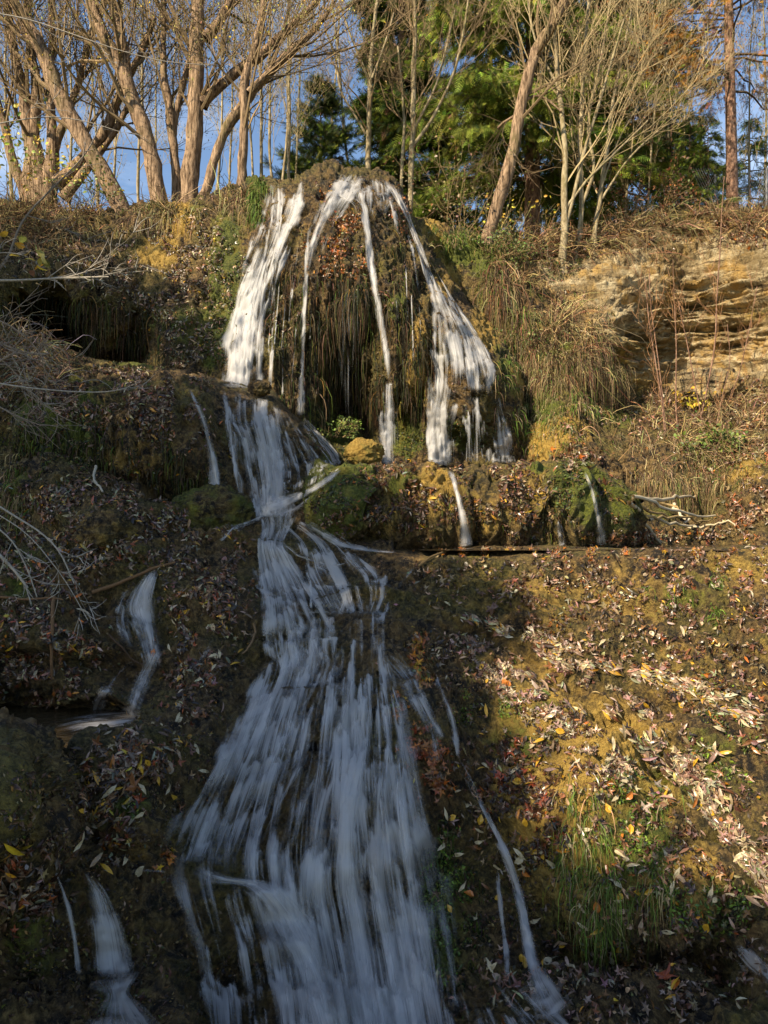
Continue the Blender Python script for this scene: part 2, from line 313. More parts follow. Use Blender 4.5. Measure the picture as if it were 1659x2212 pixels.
top1 = [(-300, 1010), (60, 1005), (250, 1060), (400, 1100), (470, 1105), (540, 1102), (600, 1090), (700, 1110), (760, 1168), (860, 1188), (900, 1190), (1659, 1186), (1960, 1186)]
c1 = [(-300, 1010, 8.6), (0, 1005, 8.4), (100, 1010, 8.3), (250, 1060, 8.1), (400, 1100, 8.0), (540, 1110, 8.0), (620, 1100, 8.1), (700, 1120, 7.9), (760, 1170, 7.5), (860, 1190, 7.1), (1000, 1190, 7.0), (1300, 1187, 7.0), (1659, 1187, 7.0), (1960, 1187, 7.0),
 (0, 1150, 7.6), (120, 1130, 7.6), (200, 1135, 7.3), (290, 1130, 7.35), (250, 1200, 7.15), (400, 1180, 7.4), (0, 1250, 6.9), (150, 1260, 6.9), (0, 1400, 6.4), (130, 1420, 6.3), (0, 1515, 6.4), (130, 1522, 6.45), (-300, 1250, 6.5), (-300, 1500, 5.6),
 (310, 1230, 7.1), (230, 1300, 6.8), (300, 1320, 6.75), (340, 1420, 6.35), (270, 1530, 6.05), (200, 1450, 6.4), (245, 1600, 5.4), (110, 1620, 6.0), (20, 1600, 6.1), (10, 1630, 5.8), (170, 1585, 6.1), (60, 1548, 6.6), (0, 1665, 3.75), (50, 1705, 3.8), (105, 1760, 3.9), (130, 1680, 5.2), (150, 1655, 5.3), (175, 1705, 4.5), (110, 1850, 3.9), (0, 1850, 3.6), (-300, 1700, 3.8), (-300, 2000, 3.3),
 (420, 1220, 7.2), (480, 1180, 7.5), (450, 1300, 6.8), (400, 1400, 6.35), (520, 1320, 6.7), (520, 1400, 6.3), (420, 1500, 5.85), (470, 1560, 5.6), (380, 1600, 5.2), (300, 1680, 4.7), (210, 1690, 4.5), (180, 1790, 4.35), (300, 1800, 4.25), (340, 1880, 4.15), (430, 1750, 4.85),
 (620, 1200, 7.5), (620, 1310, 7.0), (620, 1335, 6.75), (800, 1250, 6.9), (700, 1400, 6.4), (800, 1320, 6.6), (600, 1460, 6.1), (800, 1450, 6.1), (850, 1600, 5.5), (650, 1600, 5.5), (520, 1700, 5.2), (700, 1800, 4.9), (850, 1800, 4.9), (430, 1850, 4.65), (480, 1910, 4.35), (580, 1930, 4.45), (750, 2000, 4.5), (560, 2080, 4.0), (650, 2212, 3.75), (850, 2100, 4.25), (850, 2212, 4.1), (450, 2100, 4.05), (470, 2212, 3.85), (950, 2000, 4.5),
 (60, 1870, 3.85), (200, 1850, 4.15), (330, 1880, 4.2), (200, 1950, 3.9), (200, 2100, 3.85), (60, 2000, 3.65), (60, 2150, 3.6), (250, 2140, 3.7), (350, 2050, 3.95), (300, 2212, 3.4), (100, 2212, 3.4),
 (1000, 1300, 6.6), (1000, 1400, 6.35), (1000, 1500, 6.0), (950, 1580, 5.7), (930, 1680, 5.35), (950, 1750, 5.2), (1030, 1900, 4.85), (1000, 2050, 4.4), (1100, 2150, 4.1), (1200, 1250, 6.7), (1200, 1350, 6.35), (1200, 1450, 5.95), (1200, 1600, 5.4), (1200, 1800, 4.85), (1250, 1950, 4.55), (1300, 2005, 4.45), (1300, 2080, 4.65), (1300, 2212, 3.95),
 (1450, 1250, 6.6), (1450, 1400, 6.0), (1450, 1600, 5.3), (1450, 1800, 4.7), (1450, 1990, 4.25), (1500, 2090, 4.35), (1500, 2212, 3.7), (1659, 1250, 6.5), (1659, 1450, 5.7), (1659, 1700, 4.8), (1659, 1900, 4.25), (1659, 2100, 3.9), (1659, 2212, 3.5), (1960, 1250, 6.4), (1960, 1600, 4.9), (1960, 2000, 3.8),
 (-300, 2400, 2.8), (200, 2400, 2.9), (600, 2400, 3.2), (1000, 2400, 3.5), (1400, 2400, 3.3), (1960, 2400, 3.0)]
k1 = [[(700, 1280, 60, 60, .2), (950, 1990, 60, 160, .75), (1380, 1850, 130, 120, .6), (1150, 1650, 120, 90, .5), (1250, 1600, 200, 60, .45), (1500, 1700, 180, 120, .5), (1500, 1300, 160, 100, .35), (1000, 1500, 90, 90, .45), (280, 1760, 70, 50, .6), (480, 1130, 60, 40, .6), (60, 1250, 80, 120, .5), (60, 1080, 60, 60, .5), (280, 1150, 60, 40, .2), (60, 2050, 90, 160, .45), (1600, 1950, 120, 120, .45), (250, 2180, 80, 60, .4), (980, 1400, 60, 60, .3)],
      [(1280, 1740, 180, 200, 1.6), (1200, 1600, 130, 90, .9), (1450, 1900, 150, 90, .8), (1600, 1250, 130, 90, .55), (1200, 1300, 400, 110, .5), (1150, 1450, 200, 120, .5), (740, 1270, 120, 80, .35), (220, 1160, 60, 60, .45), (1500, 1500, 300, 150, .4), (600, 1500, 200, 100, .2), (300, 1850, 60, 60, .4), (1300, 2050, 150, 60, .35)],
      [(1280, 1740, 60, 60, .15)],
      [(650, 1300, 220, 200, .9), (650, 1700, 260, 400, 1), (650, 2050, 360, 250, 1), (280, 1380, 130, 160, .8), (950, 1900, 120, 300, .9), (1100, 2150, 250, 100, .8), (200, 1950, 180, 200, .8), (1250, 1500, 500, 300, .3), (1550, 1650, 300, 400, .3)]+[(a_, b_, 30, 26, 1) for a_, b_ in [(1010, 1355), (1060, 1375), (1105, 1395), (1150, 1415), (1195, 1447), (1235, 1480), (1285, 1535), (1330, 1590), (1380, 1635), (1430, 1680), (1485, 1745), (1540, 1810), (1590, 1870), (1640, 1930), (1290, 1455), (1345, 1478), (1400, 1500), (1450, 1530), (1500, 1560), (1550, 1595), (1600, 1635)]]+[(60, 1450, 10, 10, .1), (60, 1450, 120, 100, .8)]]
def d1(G, U, V):
    r = tufa(.9, .35, 1.0)(G, U, V); w_ = G+.22*np.stack([fbm(G*1.3, 2, 50), fbm(G*1.3, 2, 51), fbm(G*1.3, 2, 52)], -1); kr = np.clip((U-900)/200, 0, 1)
    q0 = np.stack([w_[..., 0]*4.2, w_[..., 1]*.8, w_[..., 2]*.8], -1); q1 = np.stack([(w_[..., 0]+w_[..., 1])*.707*4.2, (w_[..., 1]-w_[..., 0])*.6, w_[..., 2]*.8], -1)
    wt = np.clip(blobs(U, V, [(640, 1210, 150, 170, 1.2), (700, 1400, 190, 160, 1.2), (650, 1650, 260, 300, 1.2), (650, 2050, 340, 300, 1.2), (310, 1380, 60, 190, 1), (240, 2000, 90, 200, .8)]), 0, 1)*.62
    for q, kk_ in ((q0, .55*(1-kr)), (q1, kr)): r = r+kk_*(.075*(1-2*np.abs(fbm(q, 3, 53)))+.045*(1-2*np.abs(fbm(q*np.array([2.6, 1.6, 1.6]), 3, 54))))
    r = r*(1-wt)
    for a_, b_ in [(1060, 1375), (1150, 1415), (1235, 1480), (1330, 1590), (1430, 1680), (1540, 1810), (1345, 1478), (1450, 1530)]: r = r-.25*np.exp(-((U-a_)/60)**2-((V-b_)/34)**2)
    for a_, b_, ru, rv, am in [(1180, 1560, 110, 60, .18), (1280, 1720, 120, 90, .24), (1330, 1400, 140, 40, .16), (1480, 1640, 80, 50, .16), (930, 1640, 50, 90, .14), (1100, 1260, 120, 40, .10), (1420, 1270, 120, 50, .14), (1600, 1320, 80, 60, .10), (420, 1300, 60, 60, .12), (440, 1430, 50, 60, .12), (330, 1640, 60, 40, .10), (200, 1310, 50, 60, -.10)]: r = r+am*np.exp(-((U-a_)/ru)**2-((V-b_)/rv)**2)
    r = r+.20*fbm(G*.75+5, 2, 58)*(1-wt*.5)
    r = r+.022*(1-2*np.abs(fbm(w_*24, 3, 57)))
    step = fbm(np.stack([w_[..., 0]*.7, w_[..., 2]*4.5, w_[..., 1]*.7], -1), 2, 55); r = r+.09*np.clip(step*3, -1, 1)
    calm = np.clip((V-1188)/45, 0, 1); calm = np.where(U > 850, calm, 1); return r*(.12+.88*calm)-(1-calm)*.03
layer('terrain', -300, 1960, 640, top1, 560, 2420, c1, [(.5, .03), (1.2, -.12), (3.0, -.5)], 22, .25, d1, k1)

top2 = [(-300, 690), (0, 705), (100, 752), (200, 790), (330, 802), (400, 820), (480, 835), (580, 852), (620, 900), (700, 965), (735, 1005), (777, 996), (802, 1001), (891, 1001), (967, 1008), (1018, 1001), (1100, 997), (1130, 990), (1200, 985), (1290, 1000), (1330, 1045), (1360, 1110), (1400, 1180), (1420, 1195)]
c2 = [(-300, 700, 10.6), (0, 720, 10.6), (100, 770, 10.4), (300, 812, 10.1), (-300, 860, 9.2), (100, 860, 9.3), (300, 868, 9.15), (400, 850, 9.3), (100, 920, 8.8), (300, 920, 8.75), (430, 900, 8.85), (100, 1050, 8.6), (300, 1080, 8.45), (430, 1060, 8.4), (480, 1080, 8.4), (-300, 1000, 8.7), (0, 1000, 8.7),
 (500, 850, 9.4), (600, 870, 9.4), (520, 920, 8.9), (550, 1000, 8.7), (560, 1080, 8.5), (640, 960, 9.0), (700, 985, 9.2), (600, 1080, 8.45), (660, 1060, 8.45), (720, 1015, 8.9), (695, 1085, 8.15), (735, 1070, 7.7), (740, 1030, 8.0), (790, 1080, 8.0), (792, 1030, 8.3), (740, 1130, 7.7), (1200, 1060, 7.95), (1160, 1080, 8.05),
 (800, 1020, 8.1), (800, 1100, 7.8), (780, 1160, 7.75), (950, 1020, 8.05), (950, 1100, 7.75), (950, 1180, 7.7), (1100, 1020, 8.1), (1100, 1100, 7.8), (1100, 1180, 7.75), (1250, 1020, 8.15), (1250, 1100, 7.9), (1250, 1180, 7.85), (1330, 1070, 8.3), (1350, 1150, 8.2), (1385, 1185, 8.5), (600, 1250, 8.7), (200, 1250, 8.8), (950, 1250, 7.7), (1300, 1250, 7.9), (-300, 1250, 8.8), (1420, 1250, 8.6), (450, 1250, 8.8)]
k2 = [[(735, 1065, 75, 90, 1.2), (880, 1080, 50, 60, .6), (1240, 1060, 60, 110, .8), (1310, 1090, 60, 90, .6), (1160, 1020, 90, 30, .6), (150, 960, 110, 110, .85), (60, 1000, 80, 60, .6), (330, 780, 150, 40, .8), (280, 880, 100, 40, .45), (480, 1000, 40, 80, .4), (400, 960, 60, 120, .35), (1000, 1090, 60, 60, .35)],
      [(940, 1080, 70, 70, .85), (1150, 1060, 60, 90, .75), (850, 1120, 60, 70, .5), (1030, 1130, 60, 60, .6), (300, 1000, 200, 80, .4), (560, 920, 60, 80, .3)],
      [(1010, 1140, 30, 40, .5)],
      [(560, 960, 180, 160, 1), (1000, 1100, 90, 120, .7), (1290, 1100, 60, 120, .7), (1200, 1120, 50, 80, .6), (440, 1000, 80, 120, .6)]]
def d2(G, U, V):
    r = tufa(.9, 1.7, 1.15)(G, U, V); vt = np.interp(U, np.array(top2)[:, 0], np.array(top2)[:, 1]); calm = .45+.55*np.clip((V-vt-4)/40, 0, 1)
    wt = np.clip(blobs(U, V, [(560, 960, 130, 160, 1.2), (985, 1090, 26, 120, 1), (1287, 1100, 26, 100, 1)]), 0, 1)*.6; w_ = G+.12*fbm(G*2, 2, 62)[..., None]
    pl = .10*np.abs(fbm(w_*np.array([2.4, 2.4, .5]), 2, 63))*(U > 640); 
    x = np.clip((V-vt)/np.maximum(1190-vt, 20), 0, 1.1); dome = np.clip((U-670)/40, 0, 1)*np.clip((1390-U)/60, 0, 1)*(.30*np.sin(np.pi*np.minimum(x*1.0, 1))-.10)
    y = np.clip((V-830)/250, 0, 1); blk = np.clip((470-U)/40, 0, 1)*(.24*np.sin(np.pi*np.clip(y*1.15, 0, 1))-.16*np.clip((y-.75)*4, 0, 1)); return r*calm*(1-wt)-pl*2+.04+dome+blk
layer('tufa_mound', -300, 1425, 620, top2, 240, 1250, c2, [(.6, 0), (1.6, -.1), (2.6, -.4)], 34, .5, d2, k2)

top3 = [(-300, 430), (0, 440), (80, 457), (270, 464), (300, 446), (400, 448), (450, 432), (500, 405), (545, 380), (560, 385), (600, 394), (640, 392), (662, 378), (685, 358), (715, 355), (735, 368), (770, 372), (820, 375), (850, 394), (870, 430), (885, 470), (905, 512), (940, 572), (1000, 657), (1050, 707), (1100, 787), (1130, 857), (1150, 950), (1164, 1010), (1180, 1040)]
c3 = [(760, 380, 12.0), (760, 450, 11.3), (760, 560, 10.85), (740, 620, 10.7), (740, 700, 11.0), (745, 800, 11.6), (740, 900, 12.0), (790, 880, 11.9), (800, 940, 11.6), (760, 990, 10.8), (850, 620, 10.75), (850, 700, 10.6), (850, 800, 10.6), (840, 850, 10.9), (840, 940, 11.6), (900, 900, 11.2), (650, 600, 10.9), (650, 800, 10.6), (650, 880, 10.5), (700, 500, 11.1), (700, 700, 10.75), (690, 850, 11.0), (700, 960, 10.8), (610, 700, 10.7), (600, 820, 10.4),
 (600, 410, 12.0), (600, 470, 11.5), (560, 560, 11.1), (540, 650, 10.8), (520, 750, 10.5), (520, 830, 10.3), (690, 380, 11.8), (880, 490, 11.8), (930, 600, 11.2), (980, 700, 10.9), (1050, 800, 10.8), (1000, 900, 10.65), (1000, 960, 11.2), (1090, 960, 11.2), (950, 980, 10.8), (1120, 870, 11.5), (1060, 740, 11.7), (1000, 680, 11.6), (900, 700, 10.7), (920, 800, 10.7), (1150, 1000, 11.5), (1140, 930, 11.6), (850, 450, 11.6),
 (480, 460, 12.3), (480, 520, 11.8), (480, 650, 11.3), (470, 800, 10.6), (420, 600, 11.5), (400, 480, 12.3), (380, 540, 12.1), (330, 545, 12.0), (330, 600, 11.6), (250, 530, 12.3), (100, 530, 12.2), (0, 520, 12.1), (100, 475, 12.9), (300, 475, 12.8), (530, 410, 12.5), (530, 450, 12.3), (250, 600, 11.35), (100, 595, 11.2), (50, 625, 11.0), (170, 640, 11.1), (60, 690, 13.2), (150, 715, 13.4), (100, 740, 13), (290, 760, 12.6), (165, 770, 12.5), (240, 690, 11.1), (230, 740, 11.4), (350, 740, 10.9), (350, 790, 10.8), (420, 760, 10.7), (0, 590, 11), (0, 700, 11.2), (-300, 600, 10), (-300, 450, 11), (-300, 750, 10), (300, 850, 11), (500, 900, 10.8), (600, 1000, 10.8), (900, 1060, 11), (1180, 1060, 11.4), (0, 1000, 11), (1060, 1060, 11), (740, 1060, 10.9)]
k3 = [[(490, 600, 45, 170, .95), (460, 720, 40, 100, .8), (550, 420, 22, 60, .9), (330, 700, 60, 80, .45), (400, 720, 40, 90, .5), (230, 500, 120, 40, .4), (430, 470, 40, 60, .5), (580, 680, 30, 120, .5), (700, 900, 50, 80, .75), (880, 940, 60, 60, .85), (760, 960, 80, 40, .7), (1000, 940, 60, 60, .7), (860, 660, 40, 90, .5), (820, 560, 30, 80, .4), (1080, 780, 40, 80, .5), (1130, 930, 30, 100, .5), (680, 450, 40, 60, .3), (200, 640, 100, 60, .4), (650, 700, 40, 150, .45), (930, 520, 30, 40, .4)],
      [(395, 480, 45, 50, 1), (350, 550, 60, 40, 1), (500, 540, 50, 90, .6), (900, 780, 40, 130, .85), (1040, 720, 60, 60, .9), (1110, 820, 30, 60, .8), (790, 970, 40, 30, .8), (930, 850, 30, 100, .5), (640, 470, 60, 60, .45), (1140, 960, 30, 60, .6), (950, 620, 40, 60, .5)],
      [(400, 460, 20, 20, .2)],
      [(560, 600, 90, 280, .8), (760, 450, 150, 120, 1), (1000, 800, 110, 220, 1), (740, 750, 150, 250, 1), (380, 760, 60, 80, .7), (340, 620, 120, 80, .35)]]
def d3(G, U, V):
    r = tufa(1.0, 1.0, 1.1)(G, U, V); w_ = G+.1*fbm(G*1.5, 2, 60)[..., None]
    reg = blobs(U, V, [(740, 760, 130, 260, 1), (900, 740, 80, 260, .8), (600, 700, 60, 200, .7), (230, 680, 160, 130, .6), (220, 500, 150, 50, .7)])
    return r-reg*.22*np.clip(fbm(w_*np.array([6.5, 6.5, .5]), 2, 33)*2+.1, 0, 1)
layer('tufa_cone', -300, 1185, 620, top3, 430, 1070, c3, [(.5, .05), (1.6, .15), (3.5, -.1), (5.5, -1.2), (8, -4)], 30, .55, d3, k3)

top4 = [(860, 470), (890, 482), (930, 492), (1000, 503), (1050, 512), (1100, 520), (1150, 515), (1250, 498), (1330, 480), (1400, 465), (1500, 440), (1560, 445), (1659, 448), (1960, 440)]
c4 = [(860, 520, 13.6), (900, 515, 13.2), (950, 530, 13), (1000, 600, 12.8), (1060, 700, 12.4), (1100, 600, 12.7), (1150, 700, 12.2), (1150, 800, 11.9), (1150, 900, 11.6), (1200, 900, 11.0), (1150, 960, 11.3), (1200, 980, 10.6), (1250, 900, 10.9), (1250, 680, 12.3), (1250, 610, 13.2), (1330, 700, 12.1), (1300, 790, 11.6), (1200, 760, 11.8), (1340, 850, 12.0), (1310, 880, 11.9), (1450, 550, 13.9), (1450, 700, 13.6), (1450, 820, 13.3), (1600, 550, 13.4), (1600, 700, 13.1), (1600, 820, 12.8), (1250, 550, 13.9), (1150, 550, 13.6), (1400, 520, 14.1), (1600, 500, 13.8), (1100, 540, 13.5),
 (1450, 880, 12.3), (1450, 950, 11.3), (1450, 1040, 10.3), (1400, 1090, 10.3), (1520, 1100, 10.6), (1400, 1145, 9.6), (1300, 1000, 10.3), (1300, 1080, 10.3), (1600, 880, 11.8), (1600, 980, 10.6), (1600, 1070, 9.8), (1600, 1150, 9.2), (1400, 1175, 9.2), (1960, 600, 11.4), (1960, 900, 9.8), (1960, 1150, 8.6), (1200, 1060, 10.7), (1200, 1180, 10.6), (900, 900, 12.5), (900, 1200, 12), (1600, 1230, 8.9), (1300, 1230, 9.5)]
k4 = [[(1000, 540, 60, 40, .9), (1060, 570, 60, 50, .7), (1180, 870, 60, 60, .6), (1200, 780, 60, 60, .5), (1250, 1000, 100, 60, .4), (1220, 590, 60, 20, .5), (1100, 760, 60, 80, .5), (1330, 900, 60, 30, .7), (1550, 1000, 80, 60, .4), (1560, 650, 60, 60, .25), (1430, 1120, 60, 30, .5)],
      [(930, 520, 30, 40, 1), (1240, 930, 50, 40, .9), (1180, 960, 50, 60, .9), (1400, 800, 120, 50, .9), (1620, 1020, 60, 60, .6), (1450, 760, 200, 60, .7), (1600, 690, 100, 40, .6), (960, 600, 40, 80, .8)],
      [(1500, 560, 240, 80, 1.3), (1420, 650, 180, 100, 1.3), (1270, 590, 150, 40, 1.2), (1560, 750, 180, 90, 1), (1430, 790, 90, 50, .9), (1180, 580, 80, 30, .7), (1640, 600, 80, 100, .7)],
      [(1200, 1150, 80, 40, .3)]]
def d4(G, U, V):
    cl = np.clip(blobs(U, V, [(1500, 640, 260, 190, 1.4), (1200, 580, 120, 40, 1)]), 0, 1)
    w_ = G+.22*fbm(G*1.1, 3, 70)[..., None]; s1 = fbm(w_*np.array([.7, .7, 7.5])+np.array([0, 0, 0]), 3, 71); s2 = fbm(w_*np.array([2.2, 2.2, 17]), 3, 72)
    h = w_[..., 2]*4.2+1.4*fbm(G*np.array([.5, .5, 1.5]), 3, 75)+.05*G[..., 0]; fr = h-np.floor(h); sh = np.where(fr < .18, -fr/.18, -(1-fr)/.82)*(.5+.9*_h(np.floor(h).astype(np.int64), np.floor(G[..., 0]*.5+h*.0).astype(np.int64)*0+3, np.zeros(h.shape, np.int64), 9))
    h2 = w_[..., 2]*13+2.0*fbm(G*np.array([.9, .9, 3]), 3, 78); f2 = h2-np.floor(h2); sh2 = np.where(f2 < .25, -f2/.25, -(1-f2)/.75); br = np.clip(.5+1.8*fbm(G*np.array([1.6, 1.6, 5]), 2, 79), 0, 1)
    row = np.floor(h2).astype(np.int64); cell = np.floor(G[..., 0]*2.4+5*_h(row, row*0, row*0, 4)+.25*fbm(G*3, 2, 81)).astype(np.int64); blk = _h(row, cell, row*0, 6)-.5
    st = .11*blk+.14*np.clip(s1*1.6, -.8, .8)+.20*sh+.11*sh2*br+.05*fbm(w_*9, 3, 73)+.07*fbm(w_*np.array([5, 5, 14]), 2, 72)
    return tufa(1.6, .35, 1.3)(G, U, V)*(1-cl)+st*cl
layer('cliff', 855, 1960, 480, top4, 400, 1230, c4, [(.6, .12), (2, .15), (4.5, -.1), (7, -1.5), (9, -4)], 20, .5, d4, k4)

# BVH of the built ground for placing things on it
_v = []; _f = []; _b = 0
for nm, g in LAYERS:
    H, W = g.shape[:2]; idx = np.arange(H*W).reshape(H, W)+_b; _v.append(g.reshape(-1, 3)); _b += H*W
    _f.append(np.stack([idx[:-1, :-1], idx[1:, :-1], idx[1:, 1:], idx[:-1, 1:]], -1).reshape(-1, 4))
BVH = BVHTree.FromPolygons(np.concatenate(_v).tolist(), np.concatenate(_f).tolist())
_o = Vector((0, 0, 0))
def hit(u, v):
    d = Vector(((u-CU)/F, 1, (HV-v)/F)).normalized(); h = BVH.ray_cast(_o, d, 60)
    if h[0] is None: return None
    n = h[1]
    if n.dot(d) > 0: n = -n
    return h[0], n
def hits(us, vs):
    p, n, k = [], [], []
    for i, (a, b) in enumerate(zip(us, vs)):
        h = hit(a, b)
        if h: p.append(h[0][:]); n.append(h[1][:]); k.append(i)
    return np.array(p).reshape(-1, 3), np.array(n).reshape(-1, 3), np.array(k, int)

# ground far out, pools
g = MB(); nn = 90; xs = np.sign(np.linspace(-1, 1, nn))*np.abs(np.linspace(-1, 1, nn))**3*900; X, Y = np.meshgrid(xs, xs); Z = -2.75+.12*fbm(np.stack([X, Y, X*0], -1)*.5, 3)-np.clip((np.hypot(X, Y)-20)*.01, 0, 1.5)
idx = np.arange(nn*nn).reshape(nn, nn); g.add(np.stack([X, Y, Z], -1), np.stack([idx[:-1, :-1], idx[:-1, 1:], idx[1:, 1:], idx[1:, :-1]], -1).reshape(-1, 4), np.array([.5, .2, 0, .1]))
tag(g.build('ground', M_ROCK), kind='structure')
def pool(name, x0, x1, y0, y1, z):
    n1, n2 = 60, 40; X, Y = np.meshgrid(np.linspace(x0, x1, n1), np.linspace(y0, y1, n2)); Z = z+.006*fbm(np.stack([X*3, Y*6, X*0], -1), 3, 4)
    idx = np.arange(n1*n2).reshape(n2, n1); o = MB().add(np.stack([X, Y, Z], -1), np.stack([idx[:-1, :-1], idx[:-1, 1:], idx[1:, 1:], idx[1:, :-1]], -1).reshape(-1, 4)).build(name, M_POOL); return tag(o, kind='structure')
pool('water', .33, 5.4, 7.04, 9.6, -.212); pool('water', -4.2, -1.75, 4.2, 6.75, -1.55); pool('water', -.6, 2.2, 8.7, 11.4, .64)

# ------------------------------------------------------------------ water
def smooth1(a, k, axis=0):
    ker = np.ones(2*k+1)/(2*k+1); pad = [(0, 0)]*a.ndim; pad[axis] = (k, k)
    return np.apply_along_axis(lambda x: np.convolve(x, ker, 'valid'), axis, np.pad(a, pad, mode='edge'))
def cr_interp(pts, n):
    p = np.array(pts, float); d = np.concatenate([[0], np.cumsum(np.hypot(*np.diff(p[:, :2], axis=0).T))]); t = np.linspace(0, d[-1], n)
    q = np.stack([np.interp(t, d, p[:, i]) for i in range(p.shape[1])], -1); k = max(1, n//(len(p)*3)); q2 = smooth1(q, k); q2[0] = q[0]; q2[-1] = q[-1]; return q2
def resize(a, n, m):
    i = np.linspace(0, a.shape[0]-1, n); i0 = np.minimum(i.astype(int), a.shape[0]-2); f = (i-i0)[:, None]; b = a[i0]*(1-f)+a[i0+1]*f
    j = np.linspace(0, a.shape[1]-1, m); j0 = np.minimum(j.astype(int), a.shape[1]-2); g_ = (j-j0)[None]; return b[:, j0]*(1-g_)+b[:, j0+1]*g_
def sheet(mb, Lp, Rp, dens, off=.06, n=90, m=14, fade=(.06, .06), edge=.14, D=None, seed=0, sm=2, widen=1.14, burst=1.0, ss=1.0, grow_=None):
    """one sheet of water between a left and a right edge; points (u, v); dens = list along the flow"""
    A = cr_interp([p[:2] for p in Lp], n); B = cr_interp([p[:2] for p in Rp], n); M_ = (A+B)/2; A = M_+(A-M_)*widen; B = M_+(B-M_)*widen; s = np.linspace(0, 1, m)
    U = A[:, None, 0]+(B-A)[:, None, 0]*s; V = A[:, None, 1]+(B-A)[:, None, 1]*s
    if D is None:
        DD = np.full(U.shape, np.nan)
        for i in range(n):
            for j in range(m):
                h = hit(U[i, j], V[i, j])
                if h: DD[i, j] = h[0][1]
        med = np.nanmedian(DD)
        for j in range(m):
            c = DD[:, j]; ok = ~np.isnan(c); DD[:, j] = np.interp(np.arange(n), np.arange(n)[ok], c[ok]) if ok.any() else med
        DD = np.minimum(smooth1(DD, sm), smooth1(DD, 1)+.02); DD = smooth1(smooth1(DD, 1), 1, 1)
    elif isinstance(D, tuple): DD = D[1]*F/(HV-V)
    else: DD = np.interp(np.linspace(0, 1, n), np.linspace(0, 1, len(D)), D)[:, None]+0*U
    G = P(U, V, DD-off); wd = np.median(np.linalg.norm(G[:, -1]-G[:, 0], axis=-1)); ln = np.concatenate([[0], np.cumsum(np.linalg.norm(np.diff(G[:, m//2], axis=0), axis=-1))])
    n2, m2 = n*2, int(np.clip(wd/.018, 10, 110)); U, V, DD = resize(U, n2, m2), resize(V, n2, m2), resize(DD, n2, m2); ln = np.interp(np.linspace(0, n-1, n2), np.arange(n), ln); n, m = n2, m2
    s = np.linspace(0, 1, m); t = np.linspace(0, 1, n)[:, None]; r = np.random.default_rng(seed+77)
    S = s[None]*wd*(1+0*t); T_ = ln[:, None]*(1+0*s[None]); S = S+.02*fbm(np.stack([S*2, T_*1.5, S*0+seed], -1), 2, 19)
    st = np.stack([S*ss+seed*7.3, T_*(ss if ss < 1 else 1)+seed*3.1], -1); de = np.interp(t[:, 0], np.linspace(0, 1, len(dens)), dens)[:, None]
    bu = np.zeros((n, m)); K = int(min(520, (8+wd*ln[-1]*44)*burst))
    for _ in range(K):
        s0, t0 = r.random()*wd, r.random()*ln[-1]; ws, lt = .009+.05*r.random()**2.5+.008*min(wd, 1), (.12+.5*r.random())*(.4+.6*min(1, ln[-1]/3)); dt = T_-t0+.035*np.sin(S*70+r.random()*9)+.5*(S-s0)**2/ws*.3
        bu += (.35+.65*r.random())*np.exp(-((S-s0)/ws)**2)*np.clip(dt/.04, 0, 1)*np.exp(-np.maximum(dt, 0)/lt)
    e2 = fbm(np.stack([T_*3.0, T_*0+seed, S*.3], -1), 3, 24); aw = min(.35, .05/max(wd, .05)+.07)
    edge = edge if wd > .35 else .45
    sj = np.minimum(s[None]+aw*e2, 1-s[None]+aw*np.roll(e2, 7, 0)); ed = np.clip(sj/edge, 0, 1)
    rag = .5*fbm(np.stack([s*wd*14+seed, s*0, s*0], -1), 2, 23)[None]
    f0 = max(fade[0], 1e-3)*(1.2+rag*1.6); f1 = max(fade[1], 1e-3)*(1.2+rag*1.6); fd = np.clip(t/f0-.15, 0, 1)*np.clip((1-t)/f1-.15*(fade[1] > .02), 0, 1)
    de = de+(.30 if wd < .22 else .12 if wd < .4 else 0)
    wob = .30*fbm(np.stack([S*5, T_*1.1, S*0+seed], -1), 3, 21)
    red = de*(.30+.45*ed)+wob+.55*np.minimum(bu, 1.6)-.12
    G = P(U, V, DD-off-.03*np.minimum(bu, 1.5)-.008*e2)
    col = np.stack([np.clip(red, 0, 3), fd*ed, 0*ed, 1+0*ed], -1)
    idx = np.arange(n*m).reshape(n, m); q = np.stack([idx[:-1, :-1], idx[1:, :-1], idx[1:, 1:], idx[:-1, 1:]], -1).reshape(-1, 4)
    mb.add(G, q, col.reshape(-1, 4), st.reshape(-1, 2))
def line(c):        # centre line (u, v, halfwidth) -> edges
    c = np.array(c, float); t = np.gradient(c[:, :2], axis=0); t = t/np.linalg.norm(t, axis=1, keepdims=True); nrm = np.stack([t[:, 1], -t[:, 0]], -1)
    return [tuple(x) for x in c[:, :2]+nrm*c[:, 2:3]], [tuple(x) for x in c[:, :2]-nrm*c[:, 2:3]]
def fall(label, sheets, name='waterfall', cat='waterfall'):
    mb = MB()
    for i, s in enumerate(sheets):
        s = dict(s); a = s.pop('c', None); Lp, Rp = (s.pop('L'), s.pop('R')) if a is None else line(a); dens = s.pop('d'); k = s.pop('k', 2); off = s.pop('off', .065)
        for q in range(k): sheet(mb, Lp, Rp, [x*(1 if q == 0 else .8) for x in dens], off=off+.06*q, seed=i*3+q+len(label), **s)
    c = np.concatenate(mb.v); lo = c[np.argmin(c[:, 2])]
    return tag(mb.build(name, M_FALL, loc=lo), label, cat)
